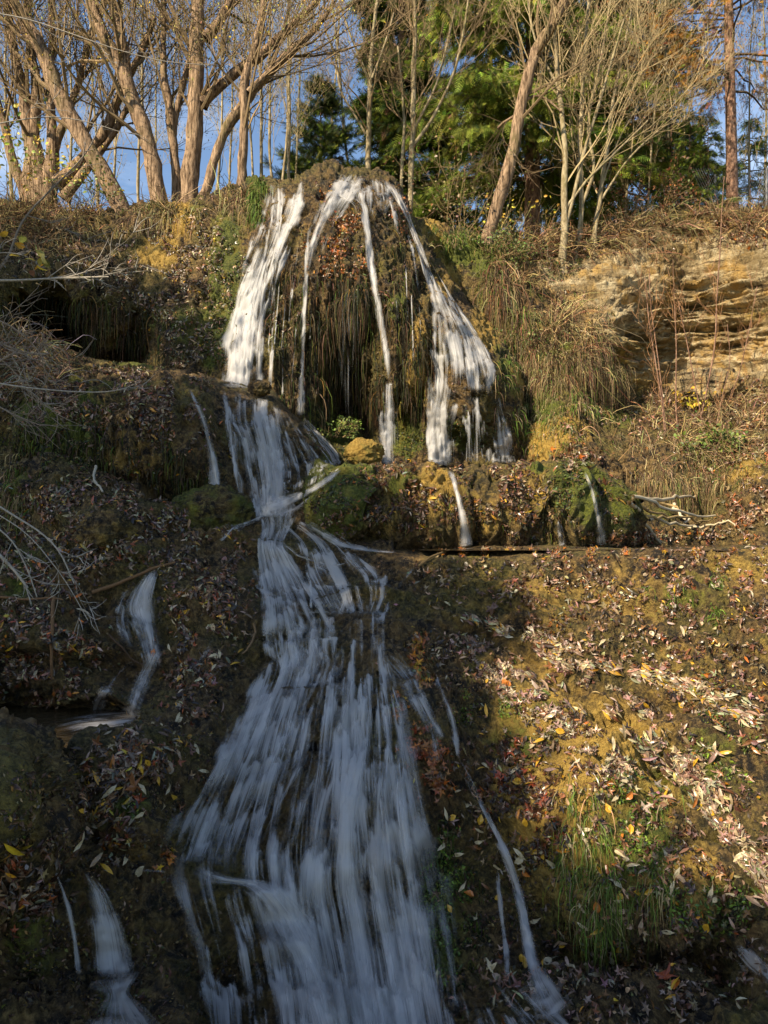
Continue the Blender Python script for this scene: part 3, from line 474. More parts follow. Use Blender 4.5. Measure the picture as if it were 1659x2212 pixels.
fall('broad white veil fanning down the left flank of the tufa cone', [
    dict(L=[(577, 388), (578, 470), (560, 560), (520, 640), (490, 740), (478, 845)], R=[(615, 390), (618, 440), (598, 560), (575, 640), (565, 740), (572, 850)], d=[1.05, 1.15, 1.1, 1.05, 1.0, 1.0], m=22, n=120, k=1),
    dict(L=[(640, 386), (622, 430), (606, 490), (590, 560), (560, 640)], R=[(664, 380), (660, 440), (640, 480), (610, 545), (590, 640)], d=[1.2, 1.2, 1.3, 1.3, 1.0]),
    dict(L=[(577, 400), (560, 480), (515, 600), (478, 760), (468, 848)], R=[(655, 420), (640, 500), (605, 590), (582, 720), (578, 850)], d=[1.0, 1.05, 1.05, 1.0, 1.0], k=1, m=22),
    dict(c=[(655, 470, 3), (640, 560, 3), (628, 660, 3)], d=[.9, .8], k=1, m=5),
    dict(L=[(560, 520), (520, 620), (495, 720), (482, 845)], R=[(585, 540), (560, 640), (550, 740), (548, 848)], d=[1.3, 1.6, 1.4, 1.3], k=1)])
fall('narrow thread of water down the gap left of the tufa overhang', [
    dict(c=[(668, 480, 7), (662, 560, 7), (658, 640, 6), (656, 720, 6), (652, 820, 8), (650, 905, 10)], d=[1.2, 1.3, 1.3, 1.4], m=6), dict(c=[(596, 560, 4), (592, 640, 4), (588, 740, 4), (583, 850, 5)], d=[.7, .8], m=5, k=1), dict(c=[(612, 720, 2), (610, 860, 3)], d=[.8, .9], m=4, k=1)])
fall('thin film of water spreading over the top of the cone to the left', [
    dict(L=[(730, 370), (705, 430), (680, 490), (665, 540), (655, 590)], R=[(772, 374), (742, 420), (715, 470), (690, 520), (675, 590)], d=[1.2, 1.1, 1.05, 1.0, .9], m=18),
    dict(L=[(735, 370), (690, 440), (668, 520), (660, 600)], R=[(800, 376), (770, 430), (720, 490), (695, 560)], d=[1.15, 1.05, .95, .85], k=1, m=22, fade=(.02, .3)), dict(L=[(800, 376), (800, 440), (805, 500)], R=[(860, 410), (885, 480), (895, 540)], d=[1.15, .95, .8], k=1, m=18, fade=(.02, .4)),
    dict(L=[(738, 372), (720, 420), (760, 440), (770, 470)], R=[(850, 392), (858, 440), (830, 470), (800, 480)], d=[1.1, .95, .85, .7], m=20, k=1, fade=(.03, .4))])
fall('slim bright stream down the middle of the cone ending in free fall', [
    dict(c=[(768, 372, 12), (780, 430, 9), (793, 490, 8), (800, 560, 8), (812, 640, 8), (826, 720, 8), (838, 790, 8), (842, 835, 7)], d=[1.4, 1.6, 1.6, 1.5, 1.4], m=8),
    dict(L=[(823, 822), (819, 900), (816, 1004)], R=[(855, 822), (862, 900), (866, 1004)], d=[1.35, 1.3, 1.35], D=[10.5, 10.42, 10.4], k=2, fade=(.03, .01), m=14)])
fall('widest fall spreading down the right flank of the cone to the pool', [
    dict(L=[(812, 376), (846, 420), (872, 460), (898, 530), (925, 620), (935, 700), (928, 800), (918, 900), (920, 1006)], R=[(848, 390), (872, 430), (900, 500), (940, 600), (985, 690), (1005, 760), (1010, 850), (992, 920), (990, 1006)], d=[1.3, 1.3, 1.15, 1.05, 1.05, 1.0, 1.0, 1.0, 1.05], m=24, n=150, fade=(.03, .01), k=1),
    dict(L=[(930, 600), (985, 720), (1000, 850)], R=[(985, 660), (1055, 770), (1080, 860)], d=[1.0, 1.05, .95], k=1, m=20), dict(c=[(858, 400, 5), (878, 460, 6), (905, 540, 7), (935, 610, 8)], d=[1.3, 1.3, 1.2], m=7),
    dict(L=[(905, 520), (960, 620), (990, 720), (1000, 800), (1005, 850)], R=[(925, 560), (990, 660), (1045, 740), (1070, 800), (1060, 860)], d=[1.2, 1.15, 1.1, 1.05, 1.0], m=18),
    dict(L=[(925, 800), (922, 900), (925, 1006)], R=[(968, 800), (965, 900), (972, 1006)], d=[1.3, 1.6, 1.6], k=1, fade=(.2, .01)),
    dict(L=[(1000, 850), (1000, 930), (1000, 1004)], R=[(1050, 850), (1058, 930), (1062, 1004)], d=[1.0, .95, 1.0], m=14, D=[10.6, 10.5, 10.45], k=1)])
fall('small rightmost veil falling from the edge of the cone', [
    dict(L=[(1066, 850), (1063, 920), (1062, 1002)], R=[(1078, 850), (1100, 910), (1118, 1000)], d=[1.2, 1.0, .95], m=16, fade=(.05, .01)), dict(c=[(1072, 870, 4), (1080, 940, 7), (1088, 1002, 10)], d=[1.2, 1.2], k=1, m=6)])
fall('thin trickle between the centre stream and the right fall', [dict(c=[(868, 470, 3), (892, 540, 4), (900, 600, 3), (915, 680, 3)], d=[1, 1, .8], m=5, k=1), dict(c=[(850, 600, 2), (862, 700, 2), (868, 780, 2)], d=[.8, .6], m=4, k=1)])
fall('second tier fall pouring over the ledge under the left veil', [
    dict(L=[(505, 840), (500, 900), (520, 960), (535, 1030), (545, 1100)], R=[(590, 858), (600, 900), (612, 980), (618, 1060), (610, 1102)], d=[1.15, 1.25, 1.4, 1.35, 1.35], m=20), dict(L=[(460, 838), (472, 900), (490, 1000), (505, 1095)], R=[(515, 845), (520, 900), (530, 1000), (540, 1095)], d=[1.0, 1.0, .95, .9], m=12, k=1),
    dict(c=[(480, 840, 8), (492, 880, 8), (498, 950, 9), (512, 1050, 9), (525, 1090, 8)], d=[1.0, .9, .8, .6], m=8),
    dict(c=[(408, 835, 8), (428, 880, 11), (445, 930, 12), (458, 990, 12), (470, 1070, 15)], d=[1.3, 1.3, 1.3, 1.4], m=8),
    dict(L=[(585, 860), (590, 940), (605, 1040), (610, 1080)], R=[(630, 900), (670, 955), (708, 1005), (690, 1045)], d=[1.0, .95, .95, .9], m=22, k=2)])
fall('bright runnel sliding along the right rim of the second tier', [
    dict(c=[(650, 905, 9), (672, 930, 11), (697, 958, 12), (720, 985, 13), (726, 1008, 12)], d=[1.2, 1.3, 1.5, 1.6], m=10, n=70), dict(c=[(735, 1008, 6), (715, 1032, 8), (680, 1055, 8), (640, 1072, 10), (600, 1090, 16), (560, 1100, 18)], d=[1.3, 1.3, 1.4, 1.5, 1.8], m=8, n=80), dict(c=[(700, 1040, 7), (672, 1070, 8), (640, 1096, 10), (605, 1108, 12)], d=[1.0, 1.1, 1.3], m=8, k=1), dict(L=[(535, 1070), (530, 1100), (540, 1120)], R=[(630, 1068), (650, 1095), (640, 1122)], d=[1.4, 1.8, 1.5], m=18, fade=(.15, .15))])
fall('cascade splitting over the steps below the second tier', [
    dict(L=[(530, 1095), (560, 1130), (548, 1180), (552, 1240), (560, 1290), (556, 1380)], R=[(650, 1095), (640, 1130), (620, 1180), (660, 1240), (690, 1290), (745, 1375)], d=[1.6, 1.5, 1.35, 1.35, 1.2, 1.15], m=26, n=110), dict(L=[(570, 1110), (640, 1170), (640, 1250), (700, 1335)], R=[(690, 1120), (790, 1195), (850, 1240), (840, 1330)], d=[1.0, .95, .9, .95], m=30, n=90, k=1),
    dict(c=[(580, 1110, 14), (540, 1128, 11), (505, 1140, 10), (475, 1172, 8)], d=[1.2, 1.1, 1.0], m=8),
    dict(c=[(640, 1125, 12), (690, 1150, 14), (740, 1178, 11), (800, 1190, 7), (860, 1193, 4)], d=[1.3, 1.2, 1.0, .8], m=8),
    dict(c=[(660, 1230, 4), (672, 1262, 5), (672, 1318, 6)], d=[1.3, 1.3], m=5),
    dict(c=[(560, 1120, 8), (600, 1165, 9), (640, 1200, 8), (720, 1225, 6), (790, 1205, 5)], d=[.8, .8, .7, .6], m=6, k=1),
    dict(c=[(575, 1332, 9), (640, 1328, 8), (700, 1322, 7), (722, 1330, 5)], d=[1.0, 1.2, .8], m=6, k=1),
    dict(L=[(560, 1335), (570, 1400), (590, 1470)], R=[(735, 1325), (730, 1390), (735, 1450)], d=[1.3, 1.2, 1.15], m=20, fade=(.05, .2)), dict(L=[(650, 1200), (700, 1240), (740, 1290), (720, 1340)], R=[(880, 1195), (870, 1230), (855, 1280), (835, 1330)], d=[.9, .9, .9, 1.1], k=1, m=18, fade=(.1, .1)),
    dict(L=[(440, 1390), (400, 1450), (340, 1560)], R=[(500, 1340), (440, 1440), (370, 1560)], d=[.75, .7, .6], k=1, m=8, fade=(.2, .3)),
    dict(c=[(905, 1218, 6), (880, 1245, 10), (860, 1270, 10), (820, 1290, 14), (790, 1320, 16)], d=[.9, 1, 1, 1], m=8, k=1)])
fall('great lower fall fanning out across the foreground', [
    dict(L=[(566, 1345), (572, 1400), (558, 1460), (508, 1560), (448, 1680), (398, 1780), (368, 1862), (378, 1930), (412, 2040), (440, 2240)], R=[(850, 1290), (845, 1380), (862, 1480), (885, 1600), (905, 1720), (930, 1830), (945, 1930), (960, 2050), (990, 2240)], d=[1.0, 1.02, 1.02, 1.0, .98, .95, .93, .9, .92], m=60, n=180, fade=(.02, .001)),
    dict(L=[(560, 1440), (510, 1540), (452, 1660), (402, 1770), (366, 1868)], R=[(720, 1430), (700, 1560), (650, 1700), (600, 1800), (560, 1895)], d=[.9, 1.05, 1.0, 1.0, 1.1], m=30, n=110, k=1, fade=(.08, .06)),
    dict(L=[(760, 1400), (740, 1500), (690, 1620), (640, 1760), (600, 1900), (620, 2020), (660, 2240)], R=[(820, 1400), (860, 1500), (890, 1620), (900, 1750), (930, 1900), (960, 2050), (990, 2240)], d=[.75, .85, .92, .95, 1.0, 1.05, 1.15], m=40, n=170, fade=(.05, .001)  ),
    dict(L=[(385, 1880), (430, 1910), (510, 1915), (560, 1960), (600, 2080), (620, 2240)], R=[(430, 1850), (500, 1890), (600, 1900), (690, 1990), (740, 2100), (790, 2240)], d=[1.5, 1.8, 1.7, 1.45, 1.25, 1.2], off=.13, m=26, n=110, fade=(.12, .001)),
    dict(L=[(560, 1460), (530, 1600), (480, 1750)], R=[(700, 1420), (690, 1600), (650, 1780)], d=[.6, 1.1, .6], k=1, m=24, fade=(.1, .3)),
    dict(L=[(600, 1330), (620, 1400), (640, 1440)], R=[(690, 1340), (710, 1390), (740, 1430)], d=[.7, .6, .5], k=1, m=14, fade=(.1, .3)),
    dict(L=[(600, 1400), (530, 1500), (480, 1600), (440, 1700)], R=[(760, 1330), (740, 1450), (690, 1560), (640, 1700)], d=[.7, .7, .7, .6], k=1, m=26, fade=(.06, .2)),
    dict(L=[(790, 1400), (850, 1480), (900, 1600), (930, 1700)], R=[(830, 1380), (900, 1440), (960, 1540), (980, 1640)], d=[.85, .85, .8, .8], k=1, m=16, fade=(.1, .2)),
    dict(c=[(720, 1640, 26), (735, 1780, 34), (765, 1960, 45), (800, 2240, 60)], d=[.6, 1.2, 1.2, 1.2], k=1, m=16, fade=(.3, .001))])
fall('slender side stream curving down right of the great lower fall', [
    dict(c=[(950, 1585, 6), (985, 1640, 9), (1020, 1700, 11), (1055, 1770, 12), (1090, 1840, 12), (1118, 1920, 13), (1135, 2010, 15), (1150, 2090, 20), (1200, 2200, 40)], d=[.7, 1.0, 1.2, 1.2, 1.1, 1.1, 1.2, 1.2, .9], m=12, n=140, fade=(.05, .02)),
    dict(c=[(1070, 1850, 5), (1080, 1950, 6), (1092, 2050, 6), (1100, 2120, 8)], d=[.6, .8, .7], k=1, m=6),
    dict(c=[(850, 1400, 8), (880, 1440, 10), (910, 1500, 12), (935, 1560, 12), (960, 1600, 10)], d=[.9, 1.1, 1.1, 1.1], k=1, m=8), dict(c=[(930, 1430, 6), (955, 1490, 8), (980, 1560, 8), (990, 1640, 8)], d=[.9, 1.0, 1.0, .9], k=1, m=6),
    dict(c=[(862, 1600, 6), (866, 1700, 8), (872, 1820, 9), (890, 1920, 12)], d=[.8, 1.1, 1.1, 1.0], k=2, m=8),
    dict(L=[(960, 2120), (980, 2170), (990, 2240)], R=[(1120, 2090), (1180, 2160), (1260, 2240)], d=[1.0, 1.1, 1.2], k=1, m=20, fade=(.3, .001))])
fall('small cascade in the leafy gully on the left', [
    dict(L=[(318, 1225), (272, 1270), (245, 1310), (272, 1350), (305, 1450)], R=[(348, 1222), (340, 1280), (345, 1330), (352, 1390), (356, 1450)], d=[1.1, 1.4, 1.4, 1.3, 1.3], m=18),
    dict(L=[(322, 1405), (290, 1450), (270, 1500), (262, 1560)], R=[(356, 1405), (345, 1450), (315, 1510), (292, 1570)], d=[1.5, 1.4, 1.5, 1.4], m=10), dict(c=[(295, 1420, 12), (245, 1470, 16), (220, 1505, 18), (205, 1545, 16)], d=[1.1, 1.1, 1.1], k=1, m=12), dict(L=[(330, 1225), (250, 1290), (235, 1340), (260, 1400)], R=[(348, 1222), (330, 1290), (335, 1340), (345, 1420)], d=[1.1, 1.1, 1.0, .8], k=1, m=18, fade=(.05, .3)),
    dict(L=[(310, 1532), (240, 1532), (170, 1540), (90, 1560)], R=[(300, 1580), (240, 1600), (180, 1600), (110, 1612)], d=[1.7, 1.4, 1.1, .85], D=('z', -1.54), k=2, m=14, off=0, fade=(.05, .3))])
fall('little double fall over the mossy rock at bottom left', [
    dict(c=[(108, 1862, 7), (128, 1900, 6), (148, 1960, 7), (162, 2030, 8), (172, 2110, 10)], d=[1.2, 1.3, 1.3], m=7),
    dict(L=[(155, 1870), (175, 1920), (190, 2000), (195, 2120)], R=[(200, 1885), (240, 1930), (268, 2000), (300, 2120)], d=[1.15, 1.3, 1.35, 1.4], m=22),
    dict(L=[(380, 1870), (300, 1862), (200, 1872)], R=[(400, 1895), (310, 1895), (230, 1890)], d=[.6, .5, .5], k=1, m=8), dict(L=[(250, 1900), (280, 1980), (300, 2090)], R=[(330, 1900), (345, 1980), (340, 2080)], d=[.75, .75, .75], k=1, m=14),
    dict(L=[(180, 2120), (230, 2150), (190, 2190), (160, 2240)], R=[(330, 2085), (280, 2140), (330, 2180), (400, 2240)], d=[1.6, 1.5, 1.3, 1.2], m=20, fade=(.05, .001))])
fall('left thin fall dropping over the mossy mound into the middle pool', [dict(c=[(970, 1012, 7), (980, 1040, 7), (990, 1080, 9), (1000, 1130, 11), (1007, 1180, 14)], d=[1.1, 1.2, 1.3, 1.4], m=8, fade=(.05, .01))])
fall('right thin fall dropping over the mossy mound into the middle pool', [dict(c=[(1262, 1015, 4), (1275, 1045, 5), (1285, 1085, 8), (1293, 1130, 13), (1300, 1178, 18)], d=[1.1, 1.2, 1.1, 1.2], m=8, fade=(.05, .01))])
fall('shortest trickle at the foot of the mossy mound', [dict(c=[(1203, 1108, 4), (1210, 1140, 8), (1218, 1178, 12)], d=[1, 1, 1], m=6, fade=(.05, .01))])
fall('pale rush of water at the bottom right corner', [dict(L=[(1560, 2040), (1610, 2110), (1700, 2180)], R=[(1590, 2020), (1650, 2070), (1720, 2110)], d=[.5, 1.1, 1.2], m=12)])
fall('fine curtain of drips hanging in front of the dark overhang', [dict(L=[(700, 590), (700, 700), (695, 930)], R=[(800, 590), (806, 700), (812, 930)], d=[1.0, 1.05, .9], D=[10.45, 10.45, 10.45], k=1, m=30, burst=0, ss=3.0, off=0, fade=(.1, .3)), dict(L=[(868, 560), (866, 700)], R=[(905, 560), (912, 700)], d=[1.0, .95], D=[10.5, 10.4], k=1, burst=0, ss=3, off=0, fade=(.1, .3))]+[dict(c=[(a_, b_, 1.6), (a_+(a_-800)*.03, b_+c_*.5, 1.6), (a_+(a_-800)*.06, b_+c_, 2)], d=[1.0, 1.1, 1.0], k=1, m=4, burst=.6) for a_, b_, c_ in [(604, 600, 150), (592, 560, 200), (618, 640, 120), (634, 560, 140), (640, 700, 130), (676, 620, 120), (690, 660, 200), (876, 560, 130), (888, 620, 160), (905, 640, 150), (918, 700, 100), (868, 720, 120), (1010, 880, 110), (1030, 885, 110), (1046, 880, 110), (990, 900, 90)]])
foam = MB()
for (a_, b_, v0, v1, D0, d_) in [(950, 1075, 1180, 1186, 7.5, 1.5), (1255, 1350, 1180, 1185, 7.5, 1.4), (1190, 1235, 1180, 1184, 7.5, 1.2), (1080, 1190, 1182, 1186, 7.35, 1.0), (880, 950, 1183, 1188, 7.2, 1.0)]:
    sheet(foam, [(b_, v0), ((a_+b_)/2, v0+1), (a_, v0)], [(b_, v1-2), ((a_+b_)/2, v1), (a_, v1-2)], [d_*.8, d_, d_*.8], off=0, D=('z', -.205), edge=.4, n=40, fade=(.25, .25), seed=int(a_))
tag(foam.build('water', M_FALL), kind='structure')

# ------------------------------------------------------------------ rocks that are things of their own
def boulder(name, label, u, v, D, r, sq, masks, seed):
    n1, n2 = 110, 70; th = np.linspace(0, 2*np.pi, n1, endpoint=False); ph = np.linspace(-.5*np.pi, .5*np.pi, n2); T, Q = np.meshgrid(th, ph)
    d = np.stack([np.cos(Q)*np.cos(T), np.cos(Q)*np.sin(T), np.sin(Q)], -1); rr = r*(1+.30*fbm(d*1.3+seed, 3, seed)+.16*fbm(d*3.5, 3, seed)+.10*(1-2*np.abs(fbm(d*7, 4, seed+1))))
    c = P(u, v, D); G = c+d*rr[..., None]*np.array(sq); idx = np.arange(n1*n2).reshape(n2, n1)
    q = np.stack([idx[:-1], np.roll(idx[:-1], -1, 1), np.roll(idx[1:], -1, 1), idx[1:]], -1).reshape(-1, 4)
    nz = fbm(G*6, 3, seed); m = np.stack([np.clip(masks[i]+.25*nz, 0, 1) if masks[i] > 0 else 0*nz for i in range(3)]+[0*nz+masks[3]], -1)
    return tag(MB().add(G, q, m.reshape(-1, 4)).build(name, M_ROCK, loc=c-np.array([0, 0, r*sq[2]])), label, 'rock')
boulder('boulder', 'large grey rounded boulder lying on the slope below the cliff', 1530, 838, 12.5, .42, (1.15, .8, .75), (0, 0, .62, 0), 3)
boulder('boulder', 'yellowish mossy rock behind the rim at the foot of the centre stream', 786, 980, 10.0, .24, (1.05, .8, .7), (.35, .9, 0, .3), 6)
boulder('boulder', 'dark mossy rock beside the foot of the second tier fall', 462, 1115, 8.15, .36, (1.2, .8, .8), (.42, .1, 0, .4), 9)
boulder('boulder', 'round wet stone standing in the foot of the left veil', 562, 838, 9.3, .12, (1.1, .8, .8), (0, 0, 0, .9), 12)
boulder('boulder', 'brown bare rock standing out of the leaf litter on the left slope', 232, 1158, 7.3, .26, (1.1, .8, .9), (.1, .30, 0, .1), 15)

# ------------------------------------------------------------------ scattering
def cand(n, B):
    """n picture points drawn from blobs (u, v, ru, rv, weight)"""
    B = np.array(B, float); wt = B[:, 2]*B[:, 3]*B[:, 4]; N_ = n*3; k = rng.choice(len(B), N_, p=wt/wt.sum()); r = np.sqrt(rng.random(N_))*(1+.25*rng.standard_normal(N_)); a = rng.random(N_)*2*np.pi
    u, v = B[k, 0]+B[k, 2]*r*np.cos(a), B[k, 1]+B[k, 3]*r*np.sin(a)
    pr = fbm(np.stack([u/26, v/20, u*0], -1), 3, 77)+.35*rng.random(N_); i = np.argsort(-pr)[:int(n*1.6)]; i = rng.permutation(i)[:n]; return u[i], v[i]
PAL = {'brown': (.13, .068, .034), 'dark': (.045, .028, .020), 'tan': (.34, .235, .14), 'pink': (.45, .32, .235), 'pale': (.52, .44, .27), 'yellow': (.62, .36, .03), 'orange': (.50, .17, .025), 'red': (.30, .07, .025), 'green': (.13, .17, .03), 'rust': (.30, .13, .05), 'grey': (.30, .28, .24)}
def pick(mix, n):
    ks = list(mix); w_ = np.array([mix[k] for k in ks], float); i = rng.choice(len(ks), n, p=w_/w_.sum()); c = np.array([PAL[k] for k in ks])[i]
    return c*(.45+.8*rng.random((n, 1))**1.3)*(1+.12*rng.standard_normal((n, 3)))
CH = [([(960, 1335), (1060, 1375), (1150, 1415), (1235, 1480), (1330, 1590), (1430, 1680), (1540, 1810), (1640, 1930)], 15), ([(1290, 1455), (1400, 1500), (1500, 1560), (1659, 1680)], 16)]
def off_channel(u, v):
    d = np.full(len(u), 9.)
    for pl, w_ in CH:
        q = cr_interp(pl, 60); d = np.minimum(d, np.sqrt(((np.stack([u, v], -1)[:, None]-q[None])**2).sum(-1)).min(1)/w_)
    return d > .75+.5*rng.random(len(u))
def leaves(mb, T, n, B, mix, size, tilt=.35, lift=.012, flow=None, fj=.5, far=99):
    u, v = cand(n, B); p, nr, k = hits(u, v); n = len(p)
    if not n: return
    ok = off_channel(u[k], v[k])
    p, nr = p[ok], nr[ok]; n = len(p)
    nr = unit(nr+tilt*rng.standard_normal((n, 3))); roll = rng.random(n)*2*np.pi
    X, Y, Z = frames(nr, roll)
    if flow is not None:
        g = np.array(flow, float)+fj*rng.standard_normal((n, 3)); Y = unit(g-(g*nr).sum(1, keepdims=True)*nr); X = np.cross(Y, nr); Z = nr
    sc_ = .88*(size[0]+(size[1]-size[0])*rng.random(n))*np.exp(.22*rng.standard_normal(n))
    stamp(mb, T[0], T[1], p+nr*(lift+.012*rng.random((n, 1))), X, Y, Z, sc_, pick(mix, n))
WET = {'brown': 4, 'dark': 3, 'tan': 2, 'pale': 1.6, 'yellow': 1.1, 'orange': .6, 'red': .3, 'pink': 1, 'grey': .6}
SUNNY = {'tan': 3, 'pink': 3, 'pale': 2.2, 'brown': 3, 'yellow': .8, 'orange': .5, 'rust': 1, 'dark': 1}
lf = MB()
B_right = [(1200, 1260, 320, 70, 1), (1550, 1280, 250, 110, 1.2), (1150, 1420, 220, 90, 1), (1500, 1500, 250, 160, .7), (1200, 1700, 260, 200, .55), (1500, 1850, 200, 200, .5), (1350, 2120, 300, 110, .6), (980, 1350, 80, 60, .8)]
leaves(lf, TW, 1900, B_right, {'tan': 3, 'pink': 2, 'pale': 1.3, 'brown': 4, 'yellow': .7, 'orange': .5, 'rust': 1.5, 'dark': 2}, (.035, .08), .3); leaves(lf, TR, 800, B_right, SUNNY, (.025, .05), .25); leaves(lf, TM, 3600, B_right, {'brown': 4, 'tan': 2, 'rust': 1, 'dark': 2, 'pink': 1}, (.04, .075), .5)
def band(pts, wd, n, mix, T, size, **k):
    pts = np.array(pts, float); B = []
    for i in range(len(pts)-1):
        for f in np.linspace(0, 1, 6, endpoint=False): c = pts[i]*(1-f)+pts[i+1]*f; B.append((c[0], c[1], wd, wd, 1))
    leaves(lf, T, n, B, mix, size, **k)
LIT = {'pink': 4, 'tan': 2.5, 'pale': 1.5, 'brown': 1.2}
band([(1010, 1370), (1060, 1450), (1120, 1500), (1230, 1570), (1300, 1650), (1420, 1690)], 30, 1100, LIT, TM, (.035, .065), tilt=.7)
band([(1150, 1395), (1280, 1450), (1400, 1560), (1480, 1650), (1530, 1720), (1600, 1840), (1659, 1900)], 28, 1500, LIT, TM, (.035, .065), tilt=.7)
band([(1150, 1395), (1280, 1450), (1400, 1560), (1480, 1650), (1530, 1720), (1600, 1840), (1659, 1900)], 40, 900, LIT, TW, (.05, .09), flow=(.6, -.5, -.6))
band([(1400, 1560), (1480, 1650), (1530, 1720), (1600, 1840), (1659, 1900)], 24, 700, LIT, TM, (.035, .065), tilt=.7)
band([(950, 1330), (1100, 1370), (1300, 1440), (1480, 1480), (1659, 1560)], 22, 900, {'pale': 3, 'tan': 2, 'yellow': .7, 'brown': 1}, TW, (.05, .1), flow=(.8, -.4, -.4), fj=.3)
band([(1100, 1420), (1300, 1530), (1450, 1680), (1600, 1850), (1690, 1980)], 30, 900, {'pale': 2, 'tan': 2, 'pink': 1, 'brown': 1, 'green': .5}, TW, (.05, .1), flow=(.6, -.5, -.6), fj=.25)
band([(900, 1195), (1200, 1196), (1659, 1194)], 9, 900, {'orange': 2, 'yellow': 1.5, 'brown': 2, 'rust': 2, 'tan': 2}, TM, (.03, .06), tilt=.6)
band([(1120, 1240), (1150, 1300), (1170, 1350)], 22, 260, {'brown': 3, 'tan': 2, 'rust': 1}, TM, (.035, .06), tilt=.7)
leaves(lf, TM, 420, [(1110, 1690, 60, 60, 1), (1180, 1790, 50, 60, 1), (1090, 1600, 40, 60, .6)], {'brown': 3, 'dark': 2, 'red': 1.2}, (.05, .085), .5)
leaves(lf, TM, 420, [(910, 1600, 34, 30, 1), (935, 1640, 40, 35, 1), (950, 1690, 26, 24, .8)], {'orange': 2, 'rust': 3, 'red': 2, 'brown': 1}, (.04, .07), .8, .03)
leaves(lf, TM, 300, [(900, 1395, 16, 50, 1), (860, 1520, 20, 22, .8), (915, 1470, 22, 20, .8), (350, 1860, 18, 22, 1.2)], {'orange': 2, 'rust': 2, 'yellow': 1.4, 'green': .6}, (.04, .07), .8, .02)
B_left = [(250, 1130, 260, 90, 1), (80, 1230, 110, 130, 1.1), (440, 1300, 90, 130, 1), (420, 1430, 60, 130, .9), (100, 1430, 120, 90, 1), (330, 1640, 90, 60, .8), (240, 1700, 60, 90, .9), (500, 1230, 60, 70, .8), (150, 1080, 160, 40, 1), (240, 1800, 40, 50, .7), (60, 1910, 60, 80, .6)]
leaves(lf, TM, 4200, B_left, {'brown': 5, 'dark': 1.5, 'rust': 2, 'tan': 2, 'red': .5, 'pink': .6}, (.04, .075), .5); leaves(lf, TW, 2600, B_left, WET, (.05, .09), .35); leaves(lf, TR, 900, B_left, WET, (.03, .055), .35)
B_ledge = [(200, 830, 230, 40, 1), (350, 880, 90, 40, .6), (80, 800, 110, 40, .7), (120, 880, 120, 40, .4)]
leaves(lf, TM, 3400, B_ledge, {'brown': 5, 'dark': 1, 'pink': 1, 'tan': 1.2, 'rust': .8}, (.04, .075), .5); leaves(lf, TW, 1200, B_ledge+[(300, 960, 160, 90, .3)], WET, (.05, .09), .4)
B_wall = [(360, 640, 130, 150, 1), (300, 560, 200, 60, 1), (430, 520, 50, 100, .7), (420, 760, 60, 60, 1), (150, 560, 150, 50, .6), (100, 470, 160, 40, .8)]
leaves(lf, TW, 3600, B_wall, {'pale': 2, 'tan': 3, 'brown': 3, 'dark': 1, 'grey': 1}, (.05, .085), .6); leaves(lf, TR, 500, B_wall, {'yellow': 1, 'tan': 2, 'rust': 1}, (.04, .06), .5)
B_cone = [(700, 540, 45, 30, 2.5), (750, 480, 30, 25, 2.5), (740, 580, 60, 30, 1), (865, 450, 22, 40, 1.6), (705, 400, 18, 45, 1.3), (700, 370, 25, 12, 1.4), (880, 490, 15, 40, 1)]
leaves(lf, TM, 1100, B_cone, {'orange': 2, 'rust': 4, 'brown': 2, 'yellow': .4}, (.04, .075), .8, .03); leaves(lf, TW, 900, B_cone+[(780, 620, 80, 120, .8), (620, 700, 40, 120, .6)], {'tan': 2, 'brown': 3, 'pale': 1, 'rust': 1, 'green': 1}, (.05, .09), .8)
B_dome = [(880, 1080, 90, 80, 1), (1100, 1080, 80, 80, 1.3), (1060, 1010, 100, 14, 2), (1150, 995, 60, 12, 2), (870, 1006, 70, 10, 1.4), (730, 1130, 40, 30, 1.2), (1320, 1090, 30, 70, .6), (800, 1060, 60, 60, .5)]
leaves(lf, TW, 1100, B_dome, {'brown': 4, 'dark': 2, 'tan': 1.6, 'pale': 1, 'yellow': .5, 'rust': 1}, (.05, .085), .6); leaves(lf, TM, 600, B_dome, {'brown': 4, 'rust': 2, 'tan': 1, 'orange': .6}, (.03, .06), .7)
B_bank = [(1250, 515, 200, 22, 2), (1500, 468, 170, 20, 2.5), (1600, 490, 80, 40, 2), (1560, 950, 110, 90, 1), (1400, 900, 90, 50, .8), (1620, 1100, 60, 60, 1), (1250, 960, 60, 60, .5), (1180, 560, 60, 30, 1), (1440, 1160, 180, 12, 1), (1620, 870, 50, 50, 1), (1200, 620, 60, 60, .4)]
leaves(lf, TM, 5200, B_bank, {'rust': 3, 'tan': 3, 'brown': 4, 'pink': 2, 'orange': .6}, (.05, .095), .9, .03); leaves(lf, TW, 2500, B_bank, {'tan': 3, 'pale': 1, 'rust': 2, 'brown': 3}, (.06, .1), .9, .03)
tag(lf.build('leaf_litter', M_WETLEAF, smooth=False), kind='stuff')

